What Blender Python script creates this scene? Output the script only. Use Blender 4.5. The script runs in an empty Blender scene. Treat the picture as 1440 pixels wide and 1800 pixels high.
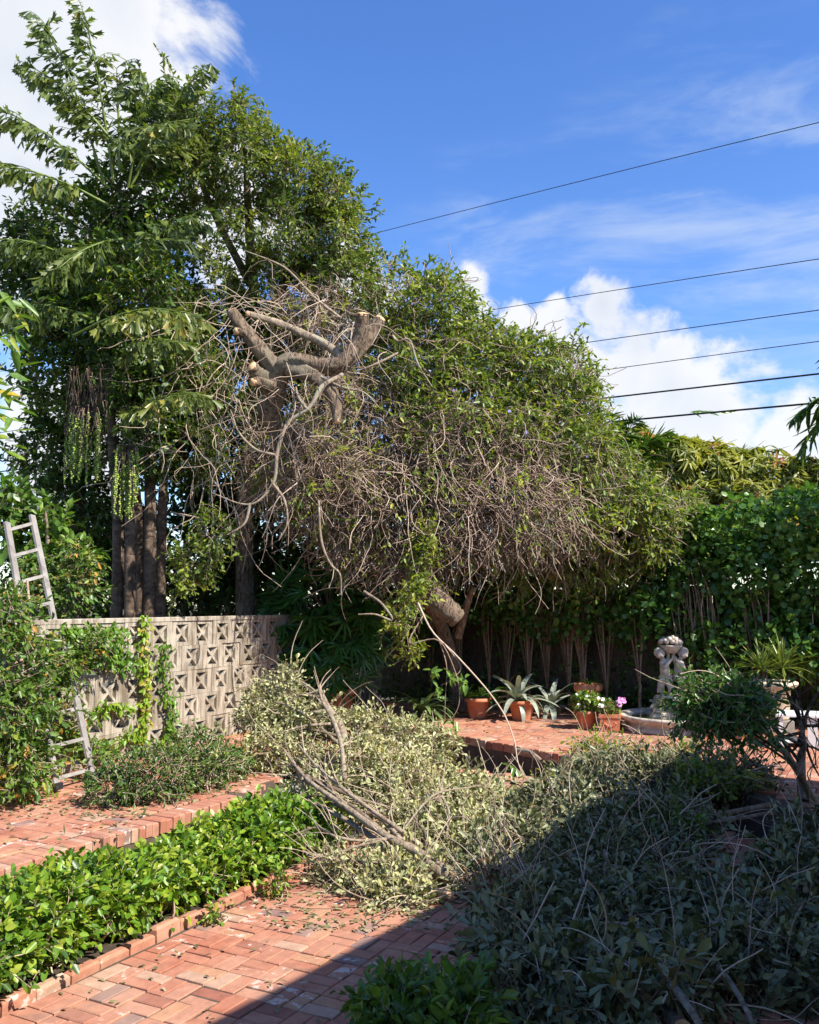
import bpy, math
import numpy as np
from mathutils import Matrix, Vector

R = np.random.default_rng(11)
rad = math.radians
sc = bpy.context.scene

# ------------------------------------------------------------------ camera
F, TH, CH = 1560.0, rad(5.9), 1.72
cam_d = bpy.data.cameras.new('camera')
cam_d.sensor_fit = 'HORIZONTAL'; cam_d.sensor_width = 36; cam_d.lens = 36 * F / 1440
cam_d.clip_start = 0.05; cam_d.clip_end = 3000
cam = bpy.data.objects.new('camera', cam_d); sc.collection.objects.link(cam)
cam.location = (0, 0, CH); cam.rotation_euler = (math.pi / 2 + TH, 0, 0)
sc.camera = cam

# ------------------------------------------------------------------ light
SUN_AZ = math.atan2(0.79, -0.61)          # from +Y towards +X
SUN_EL = rad(46)
SUN = np.array([math.sin(SUN_AZ) * math.cos(SUN_EL), math.cos(SUN_AZ) * math.cos(SUN_EL), math.sin(SUN_EL)])
sl = bpy.data.lights.new('sun', 'SUN'); sl.energy = 3.7; sl.angle = rad(0.55); sl.color = (1.0, 0.94, 0.84)
so = bpy.data.objects.new('sun', sl); sc.collection.objects.link(so)
so.rotation_euler = Vector(SUN).to_track_quat('Z', 'Y').to_euler(); so.location = (20, -10, 25)
sc.view_settings.view_transform = 'Standard'; sc.view_settings.look = 'None'
sc.view_settings.gamma = 1; sc.view_settings.use_curve_mapping = False
sc.view_settings.exposure = 1.36
sc.cycles.max_bounces = 8; sc.cycles.diffuse_bounces = 5; sc.cycles.transmission_bounces = 6
sc.cycles.sample_clamp_indirect = 6
sc.cycles.use_denoising = True


def ray(px, py):
    x = (px - 720) / F; y = (900 - py) / F
    return np.array([x, math.cos(TH) - y * math.sin(TH), math.sin(TH) + y * math.cos(TH)])
def D(px, py, d):                          # point seen at a photo position, d metres away along Y
    r = ray(px, py); p = r * d / r[1]; p[2] += CH; return p
def G(px, py, z):                          # point of a level surface seen at a photo position
    r = ray(px, py); p = r * (z - CH) / r[2]; p[2] = z; return p
def PX(p):
    p = np.asarray(p, float) - np.array([0, 0, CH])
    f = p[..., 1] * math.cos(TH) + p[..., 2] * math.sin(TH)
    u = -p[..., 1] * math.sin(TH) + p[..., 2] * math.cos(TH)
    return 720 + F * p[..., 0] / f, 900 - F * u / f

# ------------------------------------------------------------------ world
class NT:
    def __init__(s, tree): s.t = tree; s.n = tree.nodes; s.l = tree.links
    def node(s, typ, **kw):
        n = s.n.new(typ)
        for k, v in kw.items(): setattr(n, k, v)
        return n
    def put(s, sock, v):
        if isinstance(v, bpy.types.NodeSocket): s.l.new(v, sock)
        elif v is not None: sock.default_value = v
    def math(s, op, a, b=None, c=None, clamp=False):
        n = s.node('ShaderNodeMath', operation=op); n.use_clamp = clamp
        for i, v in enumerate((a, b, c)): s.put(n.inputs[i], v)
        return n.outputs[0]
    def vmath(s, op, a, b=None):
        n = s.node('ShaderNodeVectorMath', operation=op); s.put(n.inputs[0], a); s.put(n.inputs[1], b)
        return n.outputs['Value' if op in ('DOT_PRODUCT', 'LENGTH', 'DISTANCE') else 'Vector']
    def noise(s, vec, scale, detail=3, rough=0.55, dist=0.0):
        n = s.node('ShaderNodeTexNoise'); s.put(n.inputs['Vector'], vec)
        for k, v in (('Scale', scale), ('Detail', detail), ('Roughness', rough), ('Distortion', dist)): s.put(n.inputs[k], v)
        return n.outputs['Fac']
    def ramp(s, fac, stops, interp='LINEAR'):
        n = s.node('ShaderNodeValToRGB'); e = n.color_ramp.elements; n.color_ramp.interpolation = interp
        while len(e) > 1: e.remove(e[0])
        for i, (p, c) in enumerate(stops):
            el = e[0] if i == 0 else e.new(p)
            el.position = p; el.color = (*c, 1) if len(c) == 3 else c
        s.put(n.inputs[0], fac); return n.outputs[0]
    def mix(s, fac, a, b, mode='MIX'):
        n = s.node('ShaderNodeMix', data_type='RGBA', blend_type=mode); n.clamp_factor = True
        s.put(n.inputs[0], fac); s.put(n.inputs[6], a); s.put(n.inputs[7], b); return n.outputs[2]
    def smooth(s, v, lo, hi):
        n = s.node('ShaderNodeMapRange', interpolation_type='SMOOTHSTEP')
        s.put(n.inputs[0], v); s.put(n.inputs[1], lo); s.put(n.inputs[2], hi); return n.outputs[0]
def rgb(c): return (c[0], c[1], c[2], 1.0)

world = bpy.data.worlds.new('World'); sc.world = world; world.use_nodes = True
W = NT(world.node_tree); W.n.clear()
wout = W.node('ShaderNodeOutputWorld'); wbg = W.node('ShaderNodeBackground')
sky = W.node('ShaderNodeTexSky', sky_type='NISHITA')
sky.sun_disc = False; sky.sun_elevation = SUN_EL; sky.sun_rotation = SUN_AZ
sky.altitude = 0; sky.air_density = 1.0; sky.dust_density = 0.4; sky.ozone_density = 3.0
wbg.inputs[1].default_value = 0.15
tc = W.node('ShaderNodeTexCoord')
dirv = W.vmath('NORMALIZE', tc.outputs['Generated'])
hs = W.node('ShaderNodeHueSaturation'); hs.inputs['Hue'].default_value = 0.512; hs.inputs['Saturation'].default_value = 1.24; hs.inputs['Value'].default_value = 0.67
W.l.new(sky.outputs[0], hs.inputs['Color'])
fine = W.noise(dirv, 10.0, 10, 0.62, 0.5)
mid = W.noise(dirv, 3.2, 4, 0.5, 0.2)
wn_ = W.node('ShaderNodeTexNoise'); W.l.new(dirv, wn_.inputs['Vector']); wn_.inputs['Scale'].default_value = 14.0; wn_.inputs['Detail'].default_value = 5.0
warp = W.vmath('ADD', dirv, W.vmath('MULTIPLY', W.vmath('SUBTRACT', wn_.outputs['Color'], (0.5, 0.5, 0.5)), (0.11, 0.11, 0.11)))
def blobs(lst):
    cur = None
    for px, py, r in lst:
        c = ray(px, py); c /= np.linalg.norm(c)
        dd = W.vmath('DISTANCE', warp, tuple(c))
        v = W.math('MULTIPLY_ADD', dd, -F / r, 1.0)           # 1 at the heart, 0 at the rim
        cur = v if cur is None else W.math('MAXIMUM', cur, v)
    return cur
cum = blobs([(60, 90, 300), (200, 30, 120), (20, 320, 260), (310, 190, 85), (385, 300, 80), (400, 400, 120), (620, 500, 110),
             (830, 540, 70), (935, 560, 50), (1000, 570, 62), (1075, 540, 62), (1110, 610, 85), (1040, 660, 120), (1170, 690, 100), (1250, 730, 115),
             (1380, 770, 110), (100, 760, 160), (1200, 850, 220),
             # the same kind of cumulus goes on round the sky, beside and behind the viewer
             (-500, 300, 330), (-900, 700, 400), (1900, 500, 300), (2500, 650, 420), (3600, 300, 500), (-2600, 500, 500)])
field = W.math('ADD', cum, W.math('MULTIPLY', W.math('SUBTRACT', fine, 0.5), 1.75))
calpha = W.math('MULTIPLY', W.smooth(field, 0.0, 0.45), 0.94)
shade = W.math('ADD', W.math('MULTIPLY', field, -0.22), W.math('ADD', W.math('MULTIPLY', mid, 1.1), W.math('MULTIPLY_ADD', fine, 0.7, 0.0)))
ccol = W.ramp(shade, [(0.26, (1.62, 1.78, 2.12)), (0.58, (2.1, 2.22, 2.42)), (0.85, (2.6, 2.62, 2.65))])
# thin high streaks
mp = W.node('ShaderNodeMapping'); W.l.new(dirv, mp.inputs[0])
mp.inputs['Rotation'].default_value = (0.0, rad(24), 0.0); mp.inputs['Scale'].default_value = (2.0, 2.2, 9.0)
wisp = W.noise(mp.outputs[0], 2.3, 7, 0.6, 0.5)
wm = blobs([(1330, 390, 420), (1100, 440, 260), (880, 430, 200), (-700, 100, 500), (2400, 200, 600), (700, -1500, 600)])
walpha = W.math('MULTIPLY', W.smooth(wisp, 0.42, 0.80), W.smooth(wm, 0.0, 0.75))
col = W.mix(W.math('MULTIPLY', walpha, 0.6), hs.outputs[0], rgb((1.75, 2.05, 2.55)))
col = W.mix(calpha, col, ccol)
W.l.new(col, wbg.inputs[0]); W.l.new(wbg.outputs[0], wout.inputs[0])

# ------------------------------------------------------------------ materials
def new_mat(name):
    m = bpy.data.materials.new(name); m.use_nodes = True
    t = NT(m.node_tree); t.n.clear()
    out = t.node('ShaderNodeOutputMaterial'); p = t.node('ShaderNodeBsdfPrincipled')
    t.l.new(p.outputs[0], out.inputs[0]); return m, t, p, out
def tint_out(t):
    a = t.node('ShaderNodeAttribute', attribute_name='tint'); return a.outputs['Fac']
def bump(t, p, h, strength=0.4, dist=0.02):
    b = t.node('ShaderNodeBump'); b.inputs['Strength'].default_value = strength; b.inputs['Distance'].default_value = dist
    t.put(b.inputs['Height'], h); t.l.new(b.outputs[0], p.inputs['Normal'])
def leaf_mat(name, stops, rough=0.42, trans=0.25, back=None, spec=0.5):
    m, t, p, out = new_mat(name)
    oi = t.node('ShaderNodeObjectInfo')
    f = t.math('ADD', tint_out(t), t.math('MULTIPLY', t.math('SUBTRACT', oi.outputs['Random'], 0.5), 0.12))
    c = t.ramp(f, stops)
    geo = t.node('ShaderNodeNewGeometry')
    n = t.noise(geo.outputs['Position'], 26.0, 2)
    c = t.mix(1.0, c, t.ramp(n, [(0.25, (0.72, 0.72, 0.72)), (0.75, (1.22, 1.2, 1.12))]), 'MULTIPLY')
    if back: c = t.mix(t.math('MULTIPLY', geo.outputs['Backfacing'], 0.75), c, rgb(back))
    t.l.new(c, p.inputs['Base Color']); p.inputs['Roughness'].default_value = rough
    p.inputs['Specular IOR Level'].default_value = spec
    tr = t.node('ShaderNodeBsdfTranslucent')
    t.l.new(t.mix(1.0, c, rgb((1.5, 1.55, 0.7)), 'MULTIPLY'), tr.inputs[0])
    mx = t.node('ShaderNodeMixShader'); mx.inputs[0].default_value = trans
    t.l.new(p.outputs[0], mx.inputs[1]); t.l.new(tr.outputs[0], mx.inputs[2]); t.l.new(mx.outputs[0], out.inputs[0])
    return m
def bark_mat(name, dark, light, scale=9.0, stretch=5.0, b=0.6, lichen=None, rough=0.9):
    m, t, p, out = new_mat(name)
    co = t.node('ShaderNodeTexCoord'); mpn = t.node('ShaderNodeMapping'); t.l.new(co.outputs['Object'], mpn.inputs[0])
    mpn.inputs['Scale'].default_value = (stretch, stretch, 1.6)
    n1 = t.noise(mpn.outputs[0], scale, 5, 0.65, 1.2); n2 = t.noise(co.outputs['Object'], 3.0, 3)
    f = t.math('ADD', n1, t.math('MULTIPLY', t.math('SUBTRACT', tint_out(t), 0.5), 0.45))
    c = t.ramp(f, [(0.36, dark), (0.64, light)])
    if lichen: c = t.mix(t.smooth(n2, 0.52, 0.66), c, rgb(lichen))
    t.l.new(c, p.inputs['Base Color']); p.inputs['Roughness'].default_value = rough; p.inputs['Specular IOR Level'].default_value = 0.2
    bump(t, p, n1, b, 0.03); return m
def flat_mat(name, dark, light, scale=6.0, rough=0.8, b=0.25, detail=5, spec=0.3, stain=None, bscale=None, streak=None):
    m, t, p, out = new_mat(name)
    co = t.node('ShaderNodeTexCoord'); oi = t.node('ShaderNodeObjectInfo')
    v = t.vmath('ADD', co.outputs['Object'], oi.outputs['Location'])
    n = t.noise(v, scale, detail, 0.6)
    c = t.ramp(t.math('ADD', n, t.math('MULTIPLY', t.math('SUBTRACT', oi.outputs['Random'], .5), .16)), [(0.28, dark), (0.72, light)])
    if stain:
        n3 = t.noise(v, scale * 0.45, 6, 0.7, 0.6); c = t.mix(t.smooth(n3, 0.50, 0.70), c, rgb(stain))
    if streak:                                               # rain-washed dirt running down the face
        g_ = t.node('ShaderNodeNewGeometry'); mp_ = t.node('ShaderNodeMapping'); t.l.new(g_.outputs['Position'], mp_.inputs[0]); mp_.inputs['Scale'].default_value = (9, 9, 1.3)
        c = t.mix(t.math('MULTIPLY', t.smooth(t.noise(mp_.outputs[0], 1.6, 6, .68, .3), .41, .64), .85), c, rgb(streak))
    t.l.new(c, p.inputs['Base Color']); p.inputs['Roughness'].default_value = rough; p.inputs['Specular IOR Level'].default_value = spec
    bump(t, p, t.noise(v, bscale or scale * 6, 4, 0.6), b, 0.01); return m
def brick_mat(name):
    m, t, p, out = new_mat(name)
    co = t.node('ShaderNodeTexCoord'); oi = t.node('ShaderNodeObjectInfo'); geo = t.node('ShaderNodeNewGeometry')
    r = t.math('FRACT', t.math('ADD', oi.outputs['Random'], t.math('MULTIPLY', tint_out(t), 1.0)))
    base = t.ramp(r, [(0.0, (0.37, 0.140, 0.085)), (0.18, (0.40, 0.170, 0.108)), (0.40, (0.42, 0.205, 0.138)), (0.55, (0.38, 0.150, 0.095)),
                      (0.67, (0.27, 0.090, 0.060)), (0.73, (0.23, 0.145, 0.130)), (0.77, (0.43, 0.22, 0.125)), (0.87, (0.42, 0.27, 0.19)), (0.93, (0.40, 0.175, 0.115)), (1.0, (0.38, 0.15, 0.095))], 'CONSTANT')
    pos = geo.outputs['Position']
    n1 = t.noise(pos, 14.0, 5, 0.65); n2 = t.noise(pos, 60.0, 3, 0.6); n3 = t.noise(pos, 4.2, 5, 0.65, 0.5)
    c = t.mix(1.0, base, t.ramp(n1, [(0.25, (0.66, 0.62, 0.60)), (0.75, (1.2, 1.16, 1.12))]), 'MULTIPLY')
    r2 = t.math('FRACT', t.math('MULTIPLY', r, 17.31))
    lime = t.math('MULTIPLY', t.smooth(t.math('ADD', n1, t.math('MULTIPLY', t.math('POWER', r2, 3.0), 0.20)), 0.70, 0.78), 0.8)
    c = t.mix(lime, c, rgb((0.56, 0.50, 0.43)))
    c = t.mix(t.math('MULTIPLY', t.smooth(n3, 0.58, 0.74), 0.55), c, rgb((0.16, 0.10, 0.08)))
    dust = t.math('MULTIPLY_ADD', t.smooth(t.noise(pos, 2.3, 5, 0.7), 0.35, 0.7), 0.30, 0.05)
    c = t.mix(dust, c, rgb((0.47, 0.30, 0.20)))
    t.l.new(c, p.inputs['Base Color']); p.inputs['Roughness'].default_value = 0.88; p.inputs['Specular IOR Level'].default_value = 0.25
    bump(t, p, t.math('ADD', t.math('MULTIPLY', t.smooth(n1, .62, .72), -.35), n2), 0.5, 0.004); return m

M = {}
M['brick'] = brick_mat('old_brick')
M['sand'] = flat_mat('joint_sand', (0.045, 0.034, 0.026), (0.12, 0.085, 0.062), 14, 0.95)
M['soil'] = flat_mat('soil', (0.035, 0.025, 0.018), (0.10, 0.07, 0.05), 9, 0.95, 0.6)
M['ground'] = flat_mat('rough_ground', (0.05, 0.055, 0.03), (0.13, 0.11, 0.07), 0.8, 0.95, 0.4)
M['concrete'] = flat_mat('concrete', (0.20, 0.18, 0.15), (0.36, 0.33, 0.28), 5, 0.9, 0.35, stain=(0.17, 0.16, 0.13))
M['block'] = flat_mat('breeze_block', (0.30, 0.255, 0.195), (0.48, 0.42, 0.335), 3.2, 0.92, 0.45, stain=(0.19, 0.15, 0.105), bscale=60, streak=(0.15, 0.115, 0.075))
M['stone'] = flat_mat('carved_stone', (0.34, 0.29, 0.235), (0.60, 0.53, 0.44), 9, 0.9, 0.4, stain=(0.22, 0.195, 0.155), bscale=50)
M['terracotta'] = flat_mat('terracotta', (0.42, 0.13, 0.06), (0.60, 0.23, 0.12), 6, 0.85, 0.15, stain=(0.50, 0.30, 0.21))
M['cream'] = flat_mat('cream_pot', (0.50, 0.42, 0.30), (0.70, 0.60, 0.44), 6, 0.85, 0.15, stain=(0.40, 0.31, 0.20))
M['white'] = flat_mat('white_paint', (0.66, 0.66, 0.64), (0.82, 0.82, 0.80), 5, 0.55, 0.05)
M['stucco'] = flat_mat('stucco', (0.60, 0.58, 0.53), (0.75, 0.73, 0.68), 3, 0.9, 0.3)
M['rooftile'] = flat_mat('roof_tile', (0.42, 0.36, 0.30), (0.62, 0.55, 0.48), 4, 0.9, 0.3)
M['glass'] = flat_mat('window_glass', (0.02, 0.025, 0.03), (0.04, 0.05, 0.06), 2, 0.08, 0.0, spec=0.6)
M['ladder'] = flat_mat('weathered_ladder', (0.20, 0.18, 0.16), (0.33, 0.305, 0.28), 8, 0.6, 0.1, stain=(0.13, 0.115, 0.10))
M['fence'] = bark_mat('fence_board', (0.075, 0.055, 0.042), (0.19, 0.14, 0.10), 6, 5, 0.3)
M['bark'] = bark_mat('grey_bark', (0.045, 0.030, 0.020), (0.27, 0.195, 0.135), 5.0, 5.0, 1.0, lichen=(0.20, 0.165, 0.115))
M['stem'] = bark_mat('dry_stem', (0.22, 0.15, 0.105), (0.50, 0.385, 0.29), 6, 2, 0.2)
M['twig'] = bark_mat('dry_twig', (0.17, 0.115, 0.085), (0.42, 0.31, 0.235), 5, 1, 0.1)
M['hedgestem'] = bark_mat('hedge_stem', (0.15, 0.095, 0.06), (0.40, 0.27, 0.175), 6, 2, 0.2)
M['palmtrunk'] = bark_mat('palm_trunk', (0.055, 0.038, 0.028), (0.20, 0.14, 0.10), 5, 1.2, 0.7)
M['paleb'] = bark_mat('pale_branch', (0.13, 0.095, 0.065), (0.36, 0.285, 0.205), 6, 3, 0.5, lichen=(0.28, 0.25, 0.18))
M['cutwood'] = flat_mat('cut_wood', (0.48, 0.27, 0.13), (0.70, 0.47, 0.27), 16, 0.85, 0.3)
M['wire'] = flat_mat('black_wire', (0.012, 0.012, 0.014), (0.03, 0.03, 0.033), 3, 0.6, 0.0)
M['water'] = flat_mat('pond_water', (0.02, 0.03, 0.02), (0.04, 0.05, 0.03), 3, 0.05, 0.05, spec=0.5)
M['pink'] = flat_mat('pink_petal', (0.62, 0.20, 0.48), (0.78, 0.38, 0.66), 20, 0.7, 0.0)
M['whitepetal'] = flat_mat('white_petal', (0.72, 0.72, 0.62), (0.85, 0.85, 0.78), 20, 0.7, 0.0)
M['blue'] = flat_mat('lilac_petal', (0.26, 0.22, 0.55), (0.40, 0.36, 0.72), 20, 0.7, 0.0)
L = {}
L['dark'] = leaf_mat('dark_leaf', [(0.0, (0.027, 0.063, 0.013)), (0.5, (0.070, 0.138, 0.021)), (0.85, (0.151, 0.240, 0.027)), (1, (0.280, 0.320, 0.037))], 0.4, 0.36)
L['vine'] = leaf_mat('vine_leaf', [(0.0, (0.055, 0.098, 0.017)), (0.5, (0.138, 0.212, 0.029)), (0.85, (0.259, 0.317, 0.036)), (1, (0.405, 0.392, 0.048))], 0.42, 0.36)
L['small'] = leaf_mat('small_leaf', [(0.0, (0.044, 0.085, 0.018)), (0.5, (0.109, 0.172, 0.028)), (0.85, (0.209, 0.262, 0.039)), (1, (0.352, 0.338, 0.050))], 0.42, 0.36)
L['fish'] = leaf_mat('fishtail_leaf', [(0.0, (0.038, 0.070, 0.018)), (0.5, (0.091, 0.133, 0.030)), (0.85, (0.174, 0.210, 0.044)), (1, (0.302, 0.255, 0.059))], 0.36, 0.33)
L['hedge'] = leaf_mat('bright_hedge_leaf', [(0.0, (0.042, 0.102, 0.013)), (0.5, (0.117, 0.235, 0.019)), (0.85, (0.221, 0.349, 0.026)), (0.95, (0.33, 0.39, 0.045)), (0.975, (0.42, 0.34, 0.06)), (1, (0.30, 0.17, 0.06))], 0.38, 0.32)
L['round'] = leaf_mat('round_leaf', [(0.0, (0.034, 0.097, 0.021)), (0.5, (0.083, 0.182, 0.032)), (0.85, (0.152, 0.266, 0.040)), (1, (0.248, 0.341, 0.053))], 0.33, 0.33)
L['mango'] = leaf_mat('mango_leaf', [(0.0, (0.112, 0.151, 0.025)), (0.5, (0.238, 0.258, 0.041)), (0.80, (0.344, 0.321, 0.051)), (0.90, (0.397, 0.277, 0.080)), (1, (0.449, 0.164, 0.085))], 0.42, 0.33)
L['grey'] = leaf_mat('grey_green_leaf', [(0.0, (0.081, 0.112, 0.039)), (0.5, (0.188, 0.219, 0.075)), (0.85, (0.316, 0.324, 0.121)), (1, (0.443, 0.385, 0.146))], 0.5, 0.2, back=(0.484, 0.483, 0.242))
L['cool'] = leaf_mat('shade_toned_leaf', [(0.0, (0.038, 0.055, 0.021)), (0.5, (0.080, 0.103, 0.039)), (0.85, (0.129, 0.153, 0.060)), (0.96, (0.181, 0.191, 0.075)), (1, (0.227, 0.176, 0.058))], 0.42, 0.15, back=(0.205, 0.225, 0.110))  # darker, cooler copy of the grey-green leaf with the heap's shade in its colour
L['shrub'] = leaf_mat('shrub_leaf', [(0.0, (0.043, 0.102, 0.019)), (0.5, (0.103, 0.197, 0.029)), (0.85, (0.182, 0.285, 0.040)), (0.96, (0.327, 0.356, 0.052)), (1, (0.484, 0.261, 0.063))], 0.4, 0.34)
L['low'] = leaf_mat('low_shrub_leaf', [(0.0, (0.028, 0.076, 0.013)), (0.5, (0.070, 0.145, 0.021)), (0.85, (0.123, 0.214, 0.029)), (1, (0.315, 0.235, 0.051))], 0.4, 0.22)
L['lady'] = leaf_mat('lady_palm_leaf', [(0.0, (0.025, 0.083, 0.020)), (0.5, (0.054, 0.157, 0.031)), (1, (0.113, 0.253, 0.045))], 0.3, 0.28)
L['broml'] = leaf_mat('dark_strap_leaf', [(0.0, (0.044, 0.083, 0.033)), (0.5, (0.099, 0.162, 0.054)), (1, (0.199, 0.270, 0.090))], 0.3, 0.12)
L['green'] = leaf_mat('green_strap_leaf', [(0.0, (0.04, 0.10, 0.018)), (0.5, (0.08, 0.17, 0.025)), (1, (0.15, 0.25, 0.04))], 0.32, 0.22)
L['silver'] = leaf_mat('silver_strap_leaf', [(0.0, (0.16, 0.20, 0.16)), (0.5, (0.27, 0.31, 0.26)), (1, (0.38, 0.41, 0.35))], 0.45, 0.12)
L['yucca'] = leaf_mat('spiky_leaf', [(0.0, (0.072, 0.120, 0.022)), (0.5, (0.144, 0.204, 0.039)), (1, (0.312, 0.336, 0.088))], 0.38, 0.2)
L['yellow'] = leaf_mat('yellow_leaf', [(0.0, (0.42, 0.28, 0.03)), (1, (0.55, 0.40, 0.05))], 0.45, 0.3)
L['fruit'] = leaf_mat('green_fruit', [(0.0, (0.102, 0.153, 0.024)), (0.5, (0.221, 0.323, 0.040)), (1, (0.408, 0.510, 0.081))], 0.45, 0.05)
L['litter'] = leaf_mat('fallen_leaf', [(0.0, (0.07, 0.10, 0.03)), (0.5, (0.20, 0.20, 0.09)), (0.8, (0.32, 0.26, 0.14)), (1, (0.25, 0.13, 0.06))], 0.6, 0.1)

# ------------------------------------------------------------------ scene helpers
COL = sc.collection
def nrm(v): return v / np.maximum(np.linalg.norm(v, axis=-1, keepdims=True), 1e-9)
def rdir(n): return nrm(R.normal(size=(n, 3)))
def wloc(o):
    p = np.zeros(3)
    while o is not None: p += np.array(o.location); o = o.parent
    return p
def tag(o, label=None, cat=None, group=None, kind=None):
    for k, v in (('label', label), ('category', cat), ('group', group), ('kind', kind)):
        if v: o[k] = v
    return o
def thing(name, label, cat, loc=(0, 0, 0), group=None):
    o = bpy.data.objects.new(name, None); COL.objects.link(o)
    o.empty_display_size = 0.2; o.location = tuple(float(x) for x in loc)
    return tag(o, label, cat, group)
class Acc:                                                  # collects geometry in world coordinates, built as ONE mesh
    def __init__(s): s.V = []; s.Q = []; s.T = []; s.A = []; s.n = 0; s.flat = False
    def add(s, v, quads=None, tris=None, tint=0.5):
        v = np.asarray(v, float).reshape(-1, 3); k = len(v)
        if quads is not None and len(quads): s.Q.append(np.asarray(quads, np.int64).reshape(-1, 4) + s.n)
        if tris is not None and len(tris): s.T.append(np.asarray(tris, np.int64).reshape(-1, 3) + s.n)
        s.V.append(v); s.A.append(np.broadcast_to(np.asarray(tint, float), (k,)) if np.ndim(tint) < 1 or len(np.atleast_1d(tint)) == k else np.full(k, 0.5)); s.n += k
        return s
    def mesh(s, name, mat, off=(0, 0, 0), smooth=False):
        V = np.concatenate(s.V) - np.asarray(off) if s.V else np.zeros((0, 3))
        Q = np.concatenate(s.Q) if s.Q else np.zeros((0, 4), np.int64)
        T = np.concatenate(s.T) if s.T else np.zeros((0, 3), np.int64)
        me = bpy.data.meshes.new(name)
        me.vertices.add(len(V)); me.vertices.foreach_set('co', V.astype(np.float32).ravel())
        loops = np.concatenate([Q.ravel(), T.ravel()]); me.loops.add(len(loops)); me.loops.foreach_set('vertex_index', loops.astype(np.int32))
        st = np.concatenate([np.arange(len(Q)) * 4, len(Q) * 4 + np.arange(len(T)) * 3]); me.polygons.add(len(st))
        me.polygons.foreach_set('loop_start', st.astype(np.int32))
        if s.flat and not smooth: sf = me.attributes.new('sharp_face', 'BOOLEAN', 'FACE'); sf.data.foreach_set('value', np.ones(len(st), bool))
        a = me.attributes.new('tint', 'FLOAT', 'POINT'); a.data.foreach_set('value', np.clip(np.concatenate(s.A), 0, 1).astype(np.float32))
        me.update(calc_edges=True); me.materials.append(mat); return me
    def build(s, name, mat, parent=None, smooth=False, kind=None, loc=None):
        off = wloc(parent) if parent is not None else (np.asarray(loc) if loc is not None else np.zeros(3))
        o = bpy.data.objects.new(name, s.mesh(name, mat, off, smooth)); COL.objects.link(o)
        if parent is not None: o.parent = parent
        elif loc is not None: o.location = tuple(float(x) for x in loc)
        if kind: o['kind'] = kind
        return o
def inst(name, me, parent, mtx):                            # a piece sharing mesh data, placed by a world matrix
    o = bpy.data.objects.new(name, me); COL.objects.link(o); o.parent = parent
    m = mtx.copy(); m.translation = m.translation - Vector(wloc(parent)); o.matrix_basis = m; return o
def fmat(pos, x, up, s=1.0, sy=None, sz=None):
    x = nrm(np.asarray(x, float)); y = np.cross(np.asarray(up, float), x); y = nrm(y) if np.linalg.norm(y) > 1e-6 else np.array([0, 1., 0]); z = np.cross(x, y)
    sy = s if sy is None else sy; sz = s if sz is None else sz
    return Matrix(((x[0] * s, y[0] * sy, z[0] * sz, pos[0]), (x[1] * s, y[1] * sy, z[1] * sz, pos[1]), (x[2] * s, y[2] * sy, z[2] * sz, pos[2]), (0, 0, 0, 1)))

TPL = {
 'oval': (np.array([[0, 0], [.32, .5], [.74, .38], [1, 0], [.74, -.38], [.32, -.5]]), [[0, 1, 2, 3], [0, 3, 4, 5]]),
 'obov': (np.array([[0, 0], [.40, .34], [.80, .5], [1, 0], [.80, -.5], [.40, -.34]]), [[0, 1, 2, 3], [0, 3, 4, 5]]),
 'round': (np.array([[0, 0], [.18, .42], [.62, .55], [.98, .12], [.98, -.12], [.62, -.55], [.18, -.42]]), None),
 'lance': (np.array([[0, 0], [.30, .5], [.68, .42], [1, 0], [.68, -.42], [.30, -.5]]), [[0, 1, 2, 3], [0, 3, 4, 5]]),
 'fish': (np.array([[0, 0], [.55, .26], [.97, .52], [.84, .22], [1.0, .06], [.85, -.14], [.92, -.42], [.5, -.20]]), [[0, 1, 2, 3], [0, 3, 4, 5], [0, 5, 6, 7]]),
}
TPL['round'] = (np.array([[0, 0], [.25, .50], [.74, .46], [1, 0], [.74, -.46], [.25, -.50]]), [[0, 1, 2, 3], [0, 3, 4, 5]])
def add_leaves(acc, pos, d, up, ll, lw, tint, tpl='oval', fold=0.25, droop=0.15):
    P, Fc = TPL[tpl]; n = len(pos); k = len(P)
    droop = (droop * R.uniform(-.4, 2.4, n))[:, None]; fold = (fold * R.uniform(.1, 1.9, n))[:, None]
    ll = np.broadcast_to(np.asarray(ll, float), (n,)); lw = np.broadcast_to(np.asarray(lw, float), (n,))
    x = nrm(d); s = nrm(np.cross(up, x)); z = np.cross(x, s)
    t = P[:, 0]; c = P[:, 1]
    v = pos[:, None] + x[:, None] * (t[None, :, None] * ll[:, None, None]) + s[:, None] * (c[None, :, None] * lw[:, None, None]) \
        + z[:, None] * ((fold * np.abs(c)[None])[..., None] * lw[:, None, None] - (droop * t[None] ** 2)[..., None] * ll[:, None, None])
    q = (np.array(Fc)[None] + (np.arange(n) * k)[:, None, None]).reshape(-1, 4)
    acc.add(v.reshape(-1, 3), quads=q, tint=np.repeat(np.broadcast_to(tint, (n,)), k))
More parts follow.
